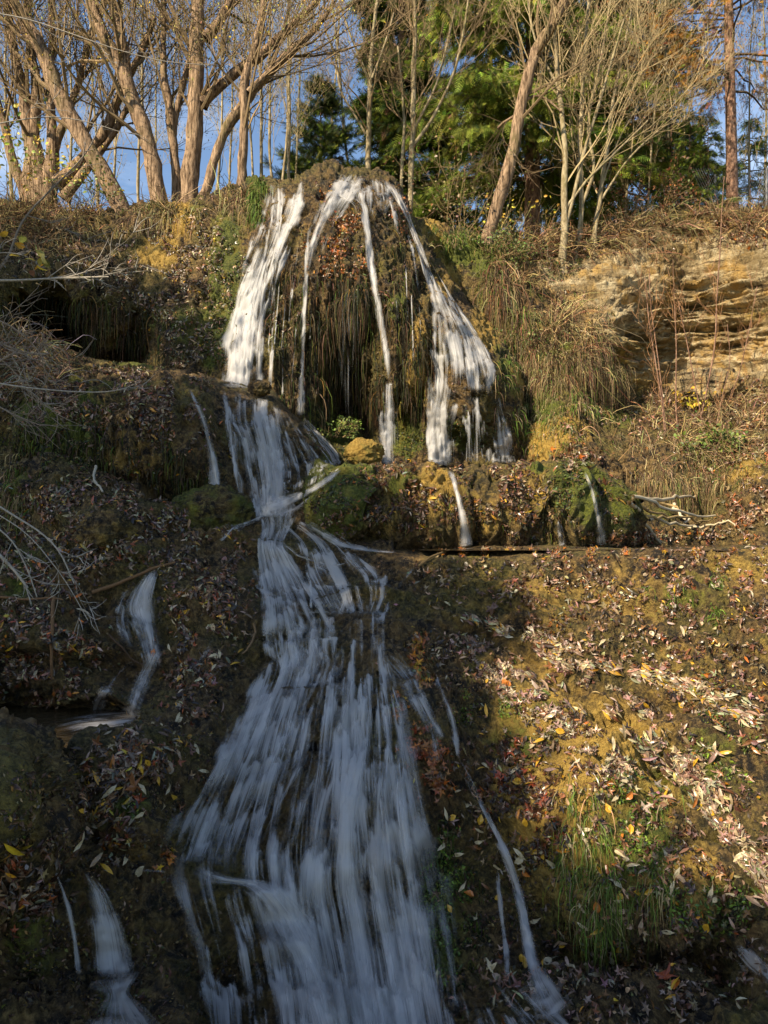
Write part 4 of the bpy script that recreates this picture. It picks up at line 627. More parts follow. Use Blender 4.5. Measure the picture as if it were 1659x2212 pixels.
cb = MB(); CR = {'dark': 4, 'brown': 3, 'tuf': 3, 'ochre': 2, 'tan': .8, 'mossg': .5}
PAL.update({'tuf': (.10, .07, .035), 'ochre': (.30, .19, .05), 'mossg': (.10, .125, .016)})
for n_, B_, sz_ in [(16000, [(250, 1750, 260, 180, 1), (60, 1900, 100, 160, 1), (430, 1480, 110, 200, 1), (250, 2100, 260, 120, 1), (950, 2050, 120, 180, 1), (980, 1450, 100, 130, 1), (1150, 1950, 120, 200, 1), (1400, 2100, 280, 90, 1)], (.012, .034)), (15000, [(1300, 1450, 380, 260, 1), (1350, 1750, 330, 260, .8), (700, 1260, 200, 80, .6), (200, 1350, 220, 200, .8)], (.014, .04)), (16000, [(250, 960, 260, 120, 1), (1000, 1090, 360, 90, 1.3), (760, 450, 120, 90, 1), (900, 700, 110, 200, .8), (620, 650, 60, 180, .8), (400, 650, 120, 180, 1), (1120, 880, 40, 120, 1)], (.02, .06))]:
    leaves(cb, TS, n_, B_, CR, sz_, 1.1, .004)
tag(cb.build('tufa_crumbs', M_LEAF, smooth=False), kind='stuff')
# the leaves that show largest, each its own object
def one_leaf(T, col, name, seed):
    r = np.random.default_rng(seed); v = T[0].copy(); v[:, 2] += .05*r.standard_normal(len(v)); m = MB(); m.add(v, [np.asarray(f) for f in T[1]], np.array([*col, 1.]))
    o = m.build(name, M_WETLEAF, smooth=False); C.objects.unlink(o); return o
KL = [('willow_leaf', TW, [('pale', 'pale narrow willow leaf lying on the wet tufa'), ('yellow', 'bright yellow narrow willow leaf lying on the wet tufa'), ('tan', 'tan narrow willow leaf lying on the wet tufa')], (.085, .11), 'willow leaf'),
      ('round_leaf', TR, [('yellow', 'yellow oval leaf lying on the wet tufa'), ('pale', 'cream oval leaf lying on the wet tufa'), ('orange', 'orange oval leaf lying on the wet tufa')], (.055, .075), 'oval leaf'),
      ('maple_leaf', TM, [('brown', 'brown curled maple leaf lying on the wet tufa'), ('rust', 'rust coloured maple leaf lying on the wet tufa')], (.07, .10), 'maple leaf')]
B_ind = [(1250, 1650, 330, 330, 1), (1350, 2000, 280, 200, 1), (1000, 1750, 70, 130, .8), (320, 1650, 110, 120, 2), (240, 1800, 90, 80, 1.2), (430, 1420, 80, 160, 1.6), (1000, 2000, 60, 140, 1)]
uu, vv = cand(250, B_ind); pp, nn_, kk = hits(uu, vv); wts = [(0, 0, .34), (0, 1, .10), (0, 2, .10), (1, 0, .11), (1, 1, .1), (1, 2, .05), (2, 0, .12), (2, 1, .08)]
protos = {(a, b): one_leaf(KL[a][1], PAL[KL[a][2][b][0]], KL[a][0], 7*a+b) for a, b, _ in wts}
X_, Y_, Z_ = frames(unit(nn_+.25*rng.standard_normal(nn_.shape)), rng.random(len(nn_))*6.28); wi = rng.choice(len(wts), len(pp), p=np.array([x[2] for x in wts])/sum(x[2] for x in wts))
from mathutils import Matrix
def put_leaf(o, p, X, Y, Z, s):
    o.matrix_world = Matrix(((X[0]*s, Y[0]*s, Z[0]*s, p[0]), (X[1]*s, Y[1]*s, Z[1]*s, p[1]), (X[2]*s, Y[2]*s, Z[2]*s, p[2]), (0, 0, 0, 1)))
for i in range(len(pp)):
    a, b, _ = wts[wi[i]]; k = KL[a]; o = protos[(a, b)].copy(); C.objects.link(o); put_leaf(o, pp[i]+nn_[i]*.025, X_[i], Y_[i], Z_[i], random.uniform(*k[3]))
    tag(o, k[2][b][1], k[4], {'willow leaf': 'single willow leaves lying on the lower terrace', 'oval leaf': 'single oval leaves lying on the lower terrace', 'maple leaf': 'single maple leaves lying on the lower terrace'}[k[4]])
for (u, v, s, c, lab, roll) in [(282, 1702, .15, 'rust', 'large rust brown folded maple leaf above the bottom left fall', .3), (298, 1728, .13, 'red', 'dark red maple leaf just below the large rust one', 2.2), (940, 1695, .13, 'tan', 'big dull pink maple leaf under the orange leaf clump', 2.9), (1438, 2125, .15, 'red', 'dark red maple leaf lying at the foot of the grassy bulge', .8), (1340, 1722, .0, 'yellow', '', 0)]:
    if s == 0: continue
    h = hit(u, v); X, Y, Z = frames(np.array([h[1][:]]), np.array([roll])); o = one_leaf(TM, PAL[c], 'maple_leaf', int(u)); C.objects.link(o); put_leaf(o, np.array(h[0])+Z[0]*.03, X[0], Y[0], Z[0], s); tag(o, lab, 'maple leaf')

# ------------------------------------------------------------------ hanging moss, roots, grass
def blades(mb, n, B, mix, ln, wd, out=.5, bend=1.0, seg=6, upw=0.0, jit=.35, lift=0, pts=None):
    if pts is None: u, v = cand(n, B); p, nr, k = hits(u, v)
    else: p, nr = pts
    n = len(p)
    if not n: return
    d = unit(nr*out+jit*rng.standard_normal((n, 3))+np.array([0, 0, upw])); L_ = (ln[0]+(ln[1]-ln[0])*rng.random(n)**1.5)[:, None, None]
    s = np.linspace(0, 1, seg)[None, :, None]; g = np.array([0, 0, -1.]); be = bend*(.8+.4*rng.random((n, 1, 1)))
    C_ = p[:, None]+L_*(d[:, None]*(s-.5*np.minimum(be, 1.6)*s*s)+g*be*.75*s*s)+.02*np.cumsum(rng.standard_normal((n, seg, 3)), 1)*L_
    C_ = C_+nr[:, None]*lift
    side = unit(np.cross(np.array([0, 1., 0])+.6*rng.standard_normal((n, 3)), C_[:, -1]-C_[:, 0]))[:, None]; W = (wd*(.6+.8*rng.random((n, 1, 1))))*np.linspace(1, .15, seg)[None, :, None]*.5
    V = np.stack([C_-side*W, C_+side*W], 2).reshape(n, seg*2, 3); b = np.arange(n)[:, None]*seg*2; i = np.arange(seg-1)[None]*2
    q = np.stack([b+i, b+i+1, b+i+3, b+i+2], -1).reshape(-1, 4); mb.add(V.reshape(-1, 3), q, np.repeat(np.concatenate([pick(mix, n), np.ones((n, 1))], 1), seg*2, 0))
PAL.update({'straw': (.50, .39, .19), 'dstraw': (.30, .225, .11), 'root': (.16, .10, .055), 'rroot': (.30, .13, .07), 'mossd': (.022, .032, .008), 'mossg': (.10, .125, .016), 'grass': (.12, .19, .03), 'bgrass': (.22, .30, .05), 'tuf': (.10, .07, .035), 'ochre': (.30, .19, .05)})
MOSSY = {'mossd': 5, 'mossg': 1.5, 'tuf': 4, 'root': 2, 'ochre': .5}
hm = MB()
blades(hm, 3600, [(740, 640, 75, 40, 1.5), (740, 760, 70, 160, 1), (620, 700, 35, 170, .9), (860, 620, 35, 160, .8), (900, 760, 40, 130, .7), (690, 850, 30, 100, .8), (800, 850, 40, 90, .8)], MOSSY, (.12, .55), .013, .16, 1.5, jit=.14)
blades(hm, 1600, [(100, 655, 130, 14, 1.5), (250, 720, 50, 60, 1), (170, 740, 60, 60, .8), (330, 740, 60, 70, .6), (60, 560, 120, 40, .3)], MOSSY, (.12, .45), .014, .18, 1.5, jit=.15)
blades(hm, 1400, [(150, 980, 140, 90, 1), (400, 1020, 80, 70, 1)], {'mossd': 3, 'mossg': 2, 'tuf': 4}, (.05, .2), .02, .3, 1.3)
blades(hm, 1400, [(1000, 1080, 260, 80, 1), (1240, 1080, 90, 90, 1.4), (740, 1060, 60, 60, .7)], {'mossd': 3, 'mossg': 2, 'tuf': 4, 'ochre': 1}, (.03, .10), .010, .35, 1.3)
blades(hm, 800, [(560, 430, 16, 40, 2)], {'grass': 3, 'mossg': 2}, (.1, .4), .02, .5, 1.3)
blades(hm, 1200, [(1000, 2000, 60, 130, 1), (950, 1900, 50, 120, .8)], {'mossd': 4, 'mossg': 3, 'tuf': 2}, (.04, .12), .012, .3, 1.3)
tag(hm.build('hanging_moss', M_GRASS, smooth=False), kind='stuff')
gr = MB()
DRY = {'straw': 3, 'dstraw': 4, 'root': 2, 'grass': .4}
blades(gr, 2600, [(120, 500, 170, 40, 1), (330, 470, 70, 30, 1.4), (250, 455, 140, 14, 2), (480, 430, 50, 30, 1.6), (520, 430, 25, 45, 2)], DRY, (.12, .6), .016, .5, 1.3)
blades(gr, 5200, [(1270, 720, 55, 50, 1.6), (1190, 730, 70, 100, 1), (1310, 800, 40, 60, 1.2), (1240, 800, 80, 60, 1)], {'straw': 3, 'dstraw': 4, 'rroot': .5, 'root': 3, 'grass': 1}, (.1, .5), .011, .6, 1.3)
blades(gr, 3600, [(1440, 1030, 60, 40, 1), (1500, 1040, 90, 40, 1), (1400, 950, 110, 25, .8)], {'straw': 3, 'dstraw': 3, 'root': 1, 'grass': .4}, (.1, .4), .010, .5, 1.3)
blades(gr, 1800, [(1090, 620, 22, 90, 1), (1060, 600, 30, 60, 1), (1120, 680, 20, 60, .7)], {'rroot': .6, 'root': 2, 'dstraw': 3, 'grass': 1}, (.2, .9), .014, .3, 1.3)
blades(gr, 2600, [(1130, 800, 60, 120, 1), (1200, 880, 70, 50, 1), (1300, 890, 80, 22, 1.4), (1560, 1000, 100, 60, .8), (1200, 940, 90, 40, .5)], {'grass': 3, 'straw': 2, 'dstraw': 2, 'bgrass': .6}, (.1, .35), .013, .6, 1.0, upw=.3)
blades(gr, 1500, [(990, 520, 70, 18, 1), (1090, 545, 50, 22, 1), (950, 500, 30, 10, 1)], {'grass': 3, 'bgrass': 1.2, 'straw': 2}, (.1, .35), .014, .5, .9, upw=.8)
blades(gr, 500, [(330, 452, 60, 10, 1), (270, 455, 30, 8, 1.5)], {'grass': 2, 'straw': 2}, (.1, .35), .014, .4, .8, upw=.9)
blades(gr, 1500, [(1260, 1810, 55, 130, 1.2), (1290, 1930, 60, 90, 1), (1420, 1850, 40, 110, .7), (1350, 1900, 100, 60, .2)], {'bgrass': 3, 'grass': 3, 'straw': 2}, (.08, .28), .006, .5, 1.25, seg=8)
blades(gr, 240, [(1545, 1290, 14, 60, 1), (1450, 1280, 60, 30, .2)], {'bgrass': 2, 'grass': 2}, (.08, .2), .008, .6, .9, upw=.4)
blades(gr, 500, [(20, 1080, 40, 90, 1)], {'dstraw': 2, 'grass': 2, 'straw': 1}, (.1, .4), .012, .5, 1.2)
tag(gr.build('grass', M_GRASS, smooth=False), kind='stuff')
# cushions of green moss / liverwort made of tiny scales
ms = MB(); PAL['lime'] = (.17, .27, .02)
leaves(ms, TS, 9000, [(1380, 1770, 50, 110, 1), (1430, 1860, 30, 60, 1), (1530, 1960, 90, 60, .7), (960, 1950, 50, 140, 1.3), (1350, 1690, 40, 40, .8), (1100, 1540, 30, 40, .8), (1560, 1600, 80, 120, .3), (270, 1750, 25, 20, 1.5), (1000, 1520, 20, 60, .6)], {'mossg': 3, 'lime': 2.5, 'grass': 1.5, 'mossd': .6}, (.012, .035), .7, .008)
leaves(ms, TS, 9000, [(500, 620, 30, 140, 1), (470, 740, 30, 80, 1), (730, 1060, 50, 50, 1), (1240, 1060, 40, 90, .8), (1000, 940, 60, 40, 1.2), (880, 960, 40, 30, 1.2), (760, 960, 60, 30, 1), (700, 930, 30, 50, 1), (150, 960, 80, 90, .5), (330, 780, 90, 20, .8), (230, 700, 40, 50, .5)], {'mossg': 3, 'green': 1, 'mossd': 2, 'ochre': .8}, (.02, .05), .8, .01)
tag(ms.build('moss', M_LEAF, smooth=False), kind='stuff')

# ------------------------------------------------------------------ trees
def rot_toward(d, ang, r):
    a = unit(np.cross(d, r.standard_normal(3))); return unit(d*math.cos(ang)+a*math.sin(ang))
def grow(tb, p, d, ln, rad, lv, r, tips, up=.1, kids=(6, 5), col=(1, 1, 1, 1), wob=.16, seg=6):
    n = seg; pts = [p]; dd = d
    for i in range(n-1):
        dd = unit(dd+wob*r.standard_normal(3)+np.array([0, 0, up])); pts.append(pts[-1]+dd*ln/(n-1))
    pts = np.array(pts); rr = rad*np.linspace(1, .28, n); tb.add(pts, rr, 5 if rad > .03 else 3, col)
    if lv <= 0:
        tips.append(pts[-1]); tips.append(pts[n//2]); return
    for k in range(kids[lv-1] if lv-1 < len(kids) else 4):
        t = .2+.78*r.random(); i = min(int(t*(n-1)), n-2); f = t*(n-1)-i; q = pts[i]*(1-f)+pts[i+1]*f
        dr = rot_toward(unit(pts[i+1]-pts[i]), .35+.5*r.random(), r); grow(tb, q, dr, ln*(.35+.35*r.random()), max(rad*(1-.6*t)*.5, .0045), lv-1, r, tips, up, kids, col, wob*1.15, 5)
def path(pts, D, wob=0):
    p = cr_interp([q[:3] for q in pts], max(8, len(pts)*3)); DD = np.interp(np.linspace(0, 1, len(p)), np.linspace(0, 1, len(D)), D) if hasattr(D, '__len__') else np.full(len(p), float(D))
    return P(p[:, 0], p[:, 1], DD), p[:, 2]*.88/2/F*DD
def tree(name, label, stems, D, bark, seed, nb=16, bl=2.2, lv=2, kids=(5, 5), twig=(.20, .145, .08), leaf=None, up=.10, cat='tree', group=None, start=.35, spread=.8, lsize=(.03, .06), sides=12):
    r = np.random.default_rng(seed); tk = Tubes(); tw = Tubes(); tips = []; base = None
    h = hit(stems[0][0][0], stems[0][0][1])
    if h and not hasattr(D, '__len__') and h[0][1] > D: D = h[0][1]+.05
    for si, st in enumerate(stems):
        if si == 0: st = [(st[0][0], st[0][1]+34, st[0][2]*1.15)]+st
        pts, rr = path(st, D if not hasattr(D, '__len__') else D[si]); pts = pts+.012*np.cumsum(r.standard_normal(pts.shape), 0)*min(1, rr[0]*8)
        if base is None: base = pts[0].copy()
        rr = rr*(1+.07*r.standard_normal(len(rr))); rr[0] *= 1.25; tk.add(pts, rr, sides)
        m = int(nb*(1 if si == 0 else .7))
        for k in range(m):
            t = start+(1-start)*r.random(); i = min(int(t*(len(pts)-1)), len(pts)-2); q = pts[i]; td = unit(pts[i+1]-pts[i])
            d = rot_toward(td, spread*(.5+.7*r.random()), r); d[1] *= .8; L_ = bl*(.5+.8*r.random()); grow(tw, q, unit(d), L_, min(rr[i]*.35, .012+.012*L_), lv, r, tips, up, kids, (*np.array(twig)*(.7+.6*r.random()), 1))
    root = empty(name, base, label, cat, group); tm = MB(); tk.into(tm); tm.build('trunk', bark, root)
    cm_ = MB()
    if tw.d: tw.into(cm_)
    if leaf and tips:
        mix, per, = leaf; tp = np.repeat(np.array(tips), per, 0)+.12*r.standard_normal((len(tips)*per, 3)); n = len(tp); X, Y, Z = frames(r.standard_normal((n, 3)), r.random(n)*6.28)
        stamp(cm_, TS[0], TS[1], tp, X, Y, Z, lsize[0]+(lsize[1]-lsize[0])*r.random(n), pick(mix, n))
    if cm_.v: cm_.build('crown', M_TWIG, root, smooth=False)
    return root
PAL.update({'wl': (.30, .30, .09), 'wl2': (.42, .34, .10), 'yl': (.70, .52, .05), 'larch': (.68, .34, .05), 'spr': (.20, .27, .03), 'spl': (.36, .43, .07), 'spd': (.05, .085, .022), 'spb': (.16, .10, .05), 'fir': (.10, .125, .05)})
WL = ({'wl': 3, 'wl2': 3, 'yl': .6, 'tan': 1}, 3)
tree('willow_tree', 'many-stemmed old willow crowded at the far left of the rim', [[(95, 470, 70), (88, 400, 62), (75, 330, 40), (60, 230, 28), (35, 120, 22), (10, -30, 18)], [(70, 470, 50), (68, 380, 40), (78, 300, 26), (85, 200, 22), (70, 100, 18), (62, -30, 14)], [(105, 440, 45), (118, 360, 34), (120, 280, 24), (112, 180, 20), (120, 60, 16), (118, -30, 14)], [(120, 400, 36), (175, 355, 30), (235, 290, 24), (262, 210, 20), (300, 130, 16), (330, 40, 12)], [(60, 430, 30), (30, 350, 22), (10, 260, 18), (-20, 160, 16)], [(140, 430, 26), (190, 360, 22), (250, 280, 16), (276, 230, 12)], [(100, 380, 26), (140, 260, 18), (180, 160, 16), (190, 90, 16), (230, 20, 12), (240, -30, 10)]], 14.6, M_BARK, 1, nb=12, leaf=WL, up=.16)
tree('willow_tree', 'willow with a thick trunk leaning hard left over the rim', [[(274, 478, 52), (262, 440, 46), (225, 370, 42), (180, 295, 40), (140, 225, 37), (112, 150, 36), (88, 90, 32), (55, 40, 28), (20, -30, 24)], [(88, 90, 16), (60, 80, 12), (30, 60, 8)]], 13.6, M_BARK, 2, nb=12, leaf=WL, up=.16)
tree('willow_tree', 'straight willow trunk with two upper stems between the leaning and the forked willow', [[(345, 470, 46), (342, 430, 44), (325, 350, 40), (302, 265, 38), (278, 185, 34), (248, 110, 28), (218, 45, 24), (195, -30, 20)], [(290, 225, 26), (268, 150, 26), (255, 75, 24), (228, -30, 20)]], 13.7, M_BARK, 3, nb=12, leaf=WL, up=.16)
tree('willow_tree', 'slimmer forked willow stem standing just left of the thick centre willow', [[(388, 470, 30), (384, 430, 28), (376, 340, 24), (366, 250, 20), (352, 160, 17), (348, 80, 15), (345, -30, 12)], [(372, 290, 16), (388, 200, 15), (408, 120, 14), (420, 40, 12), (424, -30, 10)]], 14.0, M_BARK, 4, nb=12, leaf=WL, up=.16)
tree('willow_tree', 'thick centre willow with a long limb reaching up to the right', [[(405, 480, 52), (408, 440, 48), (416, 350, 44), (428, 250, 42), (436, 170, 38), (438, 80, 36), (438, -30, 32)], [(432, 225, 30), (470, 185, 26), (510, 145, 24), (560, 112, 22), (610, 70, 18), (660, 20, 14), (700, -30, 12)], [(445, 85, 26), (470, 60, 24), (495, 20, 20), (515, -30, 18)]], 13.5, M_BARK, 5, nb=12, leaf=WL, up=.14)
tree('willow_tree', 'willow stem bending out right from the foot of the centre willow', [[(420, 470, 30), (432, 425, 28), (458, 350, 26), (478, 290, 24), (505, 250, 24), (540, 205, 22), (580, 160, 20), (640, 105, 18), (690, 55, 14), (720, 0, 10)]], 13.2, M_BARK, 6, nb=12, leaf=WL, start=.5, up=.14)
tree('willow_tree', 'dark willow hung with roots standing beside the left fall', [[(515, 440, 30), (525, 380, 24), (530, 320, 22), (538, 240, 20), (534, 185, 22), (552, 130, 20), (575, 60, 18), (588, -30, 15)], [(536, 200, 16), (575, 160, 12), (620, 120, 12)]], 13.1, M_BARK, 7, nb=13, leaf=WL, up=.14)
# thin pale stems behind
def thin(name, label, u0, v0, u1, D, w0, seed, bark=M_BARK2, nb=14, bl=1.6, leaf=None, group='thin bare trees in the wood behind the rim', twig=(.26, .21, .11), mids=None):
    r = np.random.default_rng(seed); vs = np.linspace(v0, -60, 7); us = u0+(u1-u0)*np.linspace(0, 1, 7)+np.cumsum(r.standard_normal(7))*3
    tree(name, label, [[(us[i], vs[i], w0*(1-.09*i)) for i in range(7)]], D, bark, seed, nb=nb, bl=bl, leaf=leaf, group=group, twig=twig, start=.2, spread=.6, up=.18, kids=(4, 5), sides=7)
for i, (a, b, c, D, w_) in enumerate([(568, 400, 556, 17, 9), (592, 400, 586, 18, 8), (604, 400, 620, 19, 7), (622, 400, 628, 17, 9), (545, 400, 520, 20, 6), (468, 420, 476, 19, 7), (490, 430, 505, 20, 6), (300, 470, 310, 18, 9), (205, 470, 170, 20, 8), (235, 470, 262, 19, 7), (150, 470, 150, 21, 7), (375, 460, 385, 21, 6), (640, 400, 660, 21, 6), (20, 470, 0, 17, 9), (715, 400, 735, 23, 6), (760, 400, 720, 22, 7), (330, 470, 350, 22, 6)]):
    thin('bare_tree', 'thin pale bare tree in the wood behind the left rim', a, b+20, c, D, w_, 100+i, leaf=({'wl': 2, 'wl2': 3, 'yl': .4, 'tan': 1}, 1))
tree('bare_tree', 'slim grey tree forking high behind the top of the centre stream', [[(796, 420, 15), (797, 360, 14), (800, 280, 13), (803, 190, 12), (808, 100, 10), (816, 30, 8), (824, -30, 7)], [(790, 290, 5), (765, 245, 5), (735, 200, 5), (725, 120, 5), (700, 60, 4)], [(803, 190, 6), (780, 130, 6), (755, 70, 5), (735, 10, 4)], [(803, 170, 6), (830, 100, 5), (850, 30, 4)]], 15.5, M_BARK2, 31, nb=10, bl=1.7, up=.16, kids=(4, 5))
tree('bare_tree', 'slim grey tree with two mossy limbs slanting right above the right fall', [[(880, 500, 17), (883, 440, 15), (886, 350, 14), (888, 260, 13), (889, 150, 12), (893, 60, 10), (892, -40, 9)], [(888, 320, 8), (920, 280, 8), (955, 220, 7), (985, 150, 7), (1005, 60, 6), (1018, -30, 5)], [(888, 290, 7), (915, 240, 6), (945, 180, 6), (965, 100, 5), (985, 20, 4)], [(866, 460, 9), (868, 380, 8), (876, 280, 7), (872, 200, 6), (860, 100, 5)]], 14.5, M_BARK2, 32, nb=9, bl=1.7, up=.16, kids=(4, 5))
tree('leaning_tree', 'dark rough-barked tree leaning right on the grassy rim', [[(1048, 530, 36), (1058, 500, 32), (1072, 440, 31), (1092, 360, 30), (1104, 290, 28), (1122, 210, 28), (1142, 140, 28), (1168, 85, 26), (1205, 30, 26), (1240, -40, 24)], [(1118, 235, 9), (1150, 205, 8), (1180, 212, 6), (1215, 240, 4)], [(1112, 250, 7), (1090, 262, 6), (1075, 275, 5)]], 13.2, M_BARK, 33, nb=9, bl=1.6, start=.45, up=.1, kids=(4, 5))
tree('hazel_tree', 'pale multi-stemmed tree growing from the brushy rim above the cliff', [[(1212, 570, 20), (1222, 500, 17), (1218, 430, 15), (1220, 340, 14), (1216, 250, 13), (1205, 170, 12), (1196, 90, 11), (1190, -30, 9)], [(1218, 500, 9), (1240, 420, 9), (1262, 330, 8), (1290, 240, 7), (1320, 140, 6), (1350, 40, 5)], [(1215, 200, 7), (1175, 130, 6), (1150, 60, 5), (1140, -30, 4)], [(1222, 450, 7), (1275, 380, 6), (1330, 330, 5), (1400, 260, 4)]], 13.6, M_BARK2, 34, nb=9, bl=2.0, up=.12, kids=(4, 5), twig=(.33, .26, .14), leaf=({'tan': 2, 'wl2': 1}, 1), start=.3, spread=.5)
tree('hazel_tree', 'second pale tree right of the multi-stemmed one with twin stems', [[(1240, 560, 16), (1254, 510, 13), (1256, 420, 12), (1252, 330, 11), (1256, 240, 11), (1262, 150, 10), (1270, 60, 8), (1278, -30, 7)], [(1258, 440, 8), (1290, 360, 8), (1265, 280, 7), (1285, 190, 7), (1305, 100, 6), (1320, 0, 5)]], 13.9, M_BARK2, 35, nb=8, bl=2.0, up=.12, kids=(4, 5), twig=(.33, .26, .14), leaf=({'tan': 2, 'wl2': 1}, 1), start=.3, spread=.5)
tree('hazel_tree', 'curved thin tree rooted on the edge above the cliff', [[(1288, 545, 14), (1282, 510, 12), (1296, 440, 11), (1305, 370, 10), (1318, 290, 9), (1330, 210, 8), (1350, 120, 6), (1370, 20, 5)], [(1300, 430, 5), (1350, 350, 5), (1410, 290, 4), (1470, 250, 3)], [(1300, 400, 5), (1340, 290, 4), (1400, 200, 4), (1450, 120, 3)]], 13.7, M_BARK2, 36, nb=14, bl=1.9, up=.12, kids=(5, 5), twig=(.28, .22, .12), leaf=({'rust': 2, 'brown': 1}, 1), start=.3)

def T_frond():
    v = [(-.02, 0, 0), (.02, 0, 0), (0, 1, -.06)]; f = [(0, 1, 2)]
    for i, y in enumerate(np.linspace(.08, .86, 7)):
        for sg in (-1, 1):
            l_ = (.42*(1-y)+.10); k = len(v); v += [(0, y-.035, 0), (0, y+.05, 0), (sg*l_*.8, y+l_*.55, -.10*l_-.04)]; f.append((k, k+1, k+2))
    return np.array(v, float), [np.array(f)]
TF = T_frond()
def spray_crown(mb, root, H, R, nbr, r, mix, z0=.08, droop=.35, per=34, sz=(.20, .40), cone=1.0, tk=None, flat=.25, yfac=1.0):
    P_, Yv = [], []
    for i in range(nbr):
        t = z0+(1-z0)*((i+r.random())/nbr); ln = R*(1-t)**cone*(.65+.5*r.random())+.15; a = r.random()*6.283; b = root+np.array([0, 0, H*t])
        s = np.linspace(0, 1, 7)[:, None]; out = np.array([math.cos(a), math.sin(a)*yfac, 0]); pts = b+out*ln*s+np.array([0, 0, 1.])*ln*(.12*s-droop*s*s)+np.array([0, 0, .1*ln])*s**5
        pts[1:] += .03*r.standard_normal((6, 3)); tk.add(pts, np.linspace(.028, .006, 7)*(.4+ln*.3), 3, (.13, .09, .05, 1))
        m = int(per*(.3+ln/R)); u = .12+.88*r.random(m)**.8; base = np.stack([np.interp(u*6, np.arange(7), pts[:, k]) for k in range(3)], -1); lat = np.array([-out[1], out[0], 0])
        wsd = (r.random((m, 1))*2-1)*.30*ln*(1.1-u[:, None])+.04*r.standard_normal((m, 1)); base = base+lat*wsd; P_.append(base)
        Yv.append(out*.5+lat*np.sign(wsd)*.5+np.array([0, 0, -flat-.3*r.random()])+.35*r.standard_normal((m, 3)))
    p = np.concatenate(P_); Y = unit(np.concatenate(Yv)); n = len(p); X = unit(np.cross(Y, r.standard_normal((n, 3)))); Z = np.cross(X, Y)
    s_ = sz[0]+(sz[1]-sz[0])*r.random(n); stamp(mb, TF[0], TF[1], p, X, Y, Z, np.stack([s_, s_, s_], -1), pick(mix, n))
def conifer(name, label, u, vb, D, H, R, seed, mix, nbr=120, w=26, cat='conifer', bark=M_BARK3, lean=0, **k):
    r = np.random.default_rng(seed); b = P(u, vb, D); root = empty(name, b, label, cat); t = Tubes(); n = 10
    pts = b+np.linspace(0, 1, n)[:, None]*np.array([lean, 0, H]); t.add(pts, w/2/F*D*np.linspace(1, .12, n), 10); m = MB(); t.into(m); m.build('trunk', bark, root)
    t2 = Tubes(); c = MB(); spray_crown(c, b, H, R, nbr, r, mix, tk=t2, **k); t2.into(c); c.build('crown', M_NEEDLE, root, smooth=False); return root
SPR = {'spr': 3, 'spl': 5, 'spd': 1, 'spb': .3}
conifer('spruce_tree', 'tall bright green spruce behind the leaning tree', 1150, 560, 17.5, 22, 3.5, 50, SPR, nbr=330, per=150, droop=.5, flat=.6, w=36)
conifer('spruce_tree', 'darker spruce behind the pale multi-stemmed trees on the right', 1345, 560, 21, 20, 3.0, 51, {'spr': 3, 'spd': 3, 'spl': 1.5, 'spb': 1}, nbr=300, per=130, droop=.55, flat=.7, w=24)
conifer('fir_tree', 'dark green conifer behind the slim grey trees at the centre', 868, 600, 20, 16, 1.9, 52, {'spd': 4, 'spr': 2, 'spl': .5, 'spb': .6}, nbr=240, per=120, droop=.25, flat=.2, w=20)
conifer('fir_tree', 'small round olive conifer behind the top of the left fall', 693, 560, 22, 5.1, 1.75, 53, {'fir': 3, 'spr': 2, 'spd': 2}, nbr=130, per=70, droop=-.25, flat=-.3, sz=(.14, .28), w=10, z0=.1, cone=.75)
conifer('larch_tree', 'larch with orange needles at the right edge of the rim', 1583, 480, 15.2, 13, 2.3, 54, {'larch': 4, 'spb': 3, 'spr': .6, 'rust': 1}, nbr=110, per=60, droop=.2, flat=.2, sz=(.10, .22), w=26, lean=-.25, z0=.2, cone=.35)
for i, (u, D, H, R) in enumerate([(970, 30, 9, 1.8), (930, 27, 5, 1.6), (1255, 26, 14, 2.2), (1060, 25, 15, 1.6)]):
    conifer('spruce_tree', ['distant spruce in the gap left of the leaning tree', 'low distant spruce just behind the rim right of the cone', 'distant spruce filling in behind the pale stems', 'narrow spruce tucked in left of the tall bright spruce'][i], u, 700 if i != 3 else 620, D, H, R, 60+i, {'spd': 3, 'spr': 3, 'spl': 1}, nbr=100, per=45, droop=.4, flat=.4, w=16)
for i, (u, D, H, R) in enumerate([(1450, 22, 3.3, 1.1), (1530, 20, 2.2, .9), (1620, 22, 2.6, 1.1), (1490, 21, 2.4, .9)]):
    conifer('spruce_tree', ['young bushy spruce left of the larch', 'low spruce right beside the foot of the larch', 'young spruce in front of the wire fence', 'smallest young spruce between its neighbours left of the larch'][i], u, 505, D*.78, H, R, 70+i, {'spd': 3, 'spr': 3, 'spl': .6}, nbr=60, per=40, sz=(.08, .18), w=5)
for i, (a, b, c, D, w_) in enumerate([(1395, 500, 1440, 16, 6), (1470, 490, 1500, 18, 5), (1610, 490, 1630, 16, 5), (1350, 520, 1380, 17, 6), (985, 500, 960, 20, 6), (1440, 490, 1420, 19, 6), (1650, 490, 1640, 18, 7)]):
    thin('bare_tree', 'thin twiggy tree behind the right rim', a, b, c, D, w_, 200+i, group='thin bare trees behind the right rim', leaf=({'rust': 2, 'tan': 1, 'orange': .6}, 1))

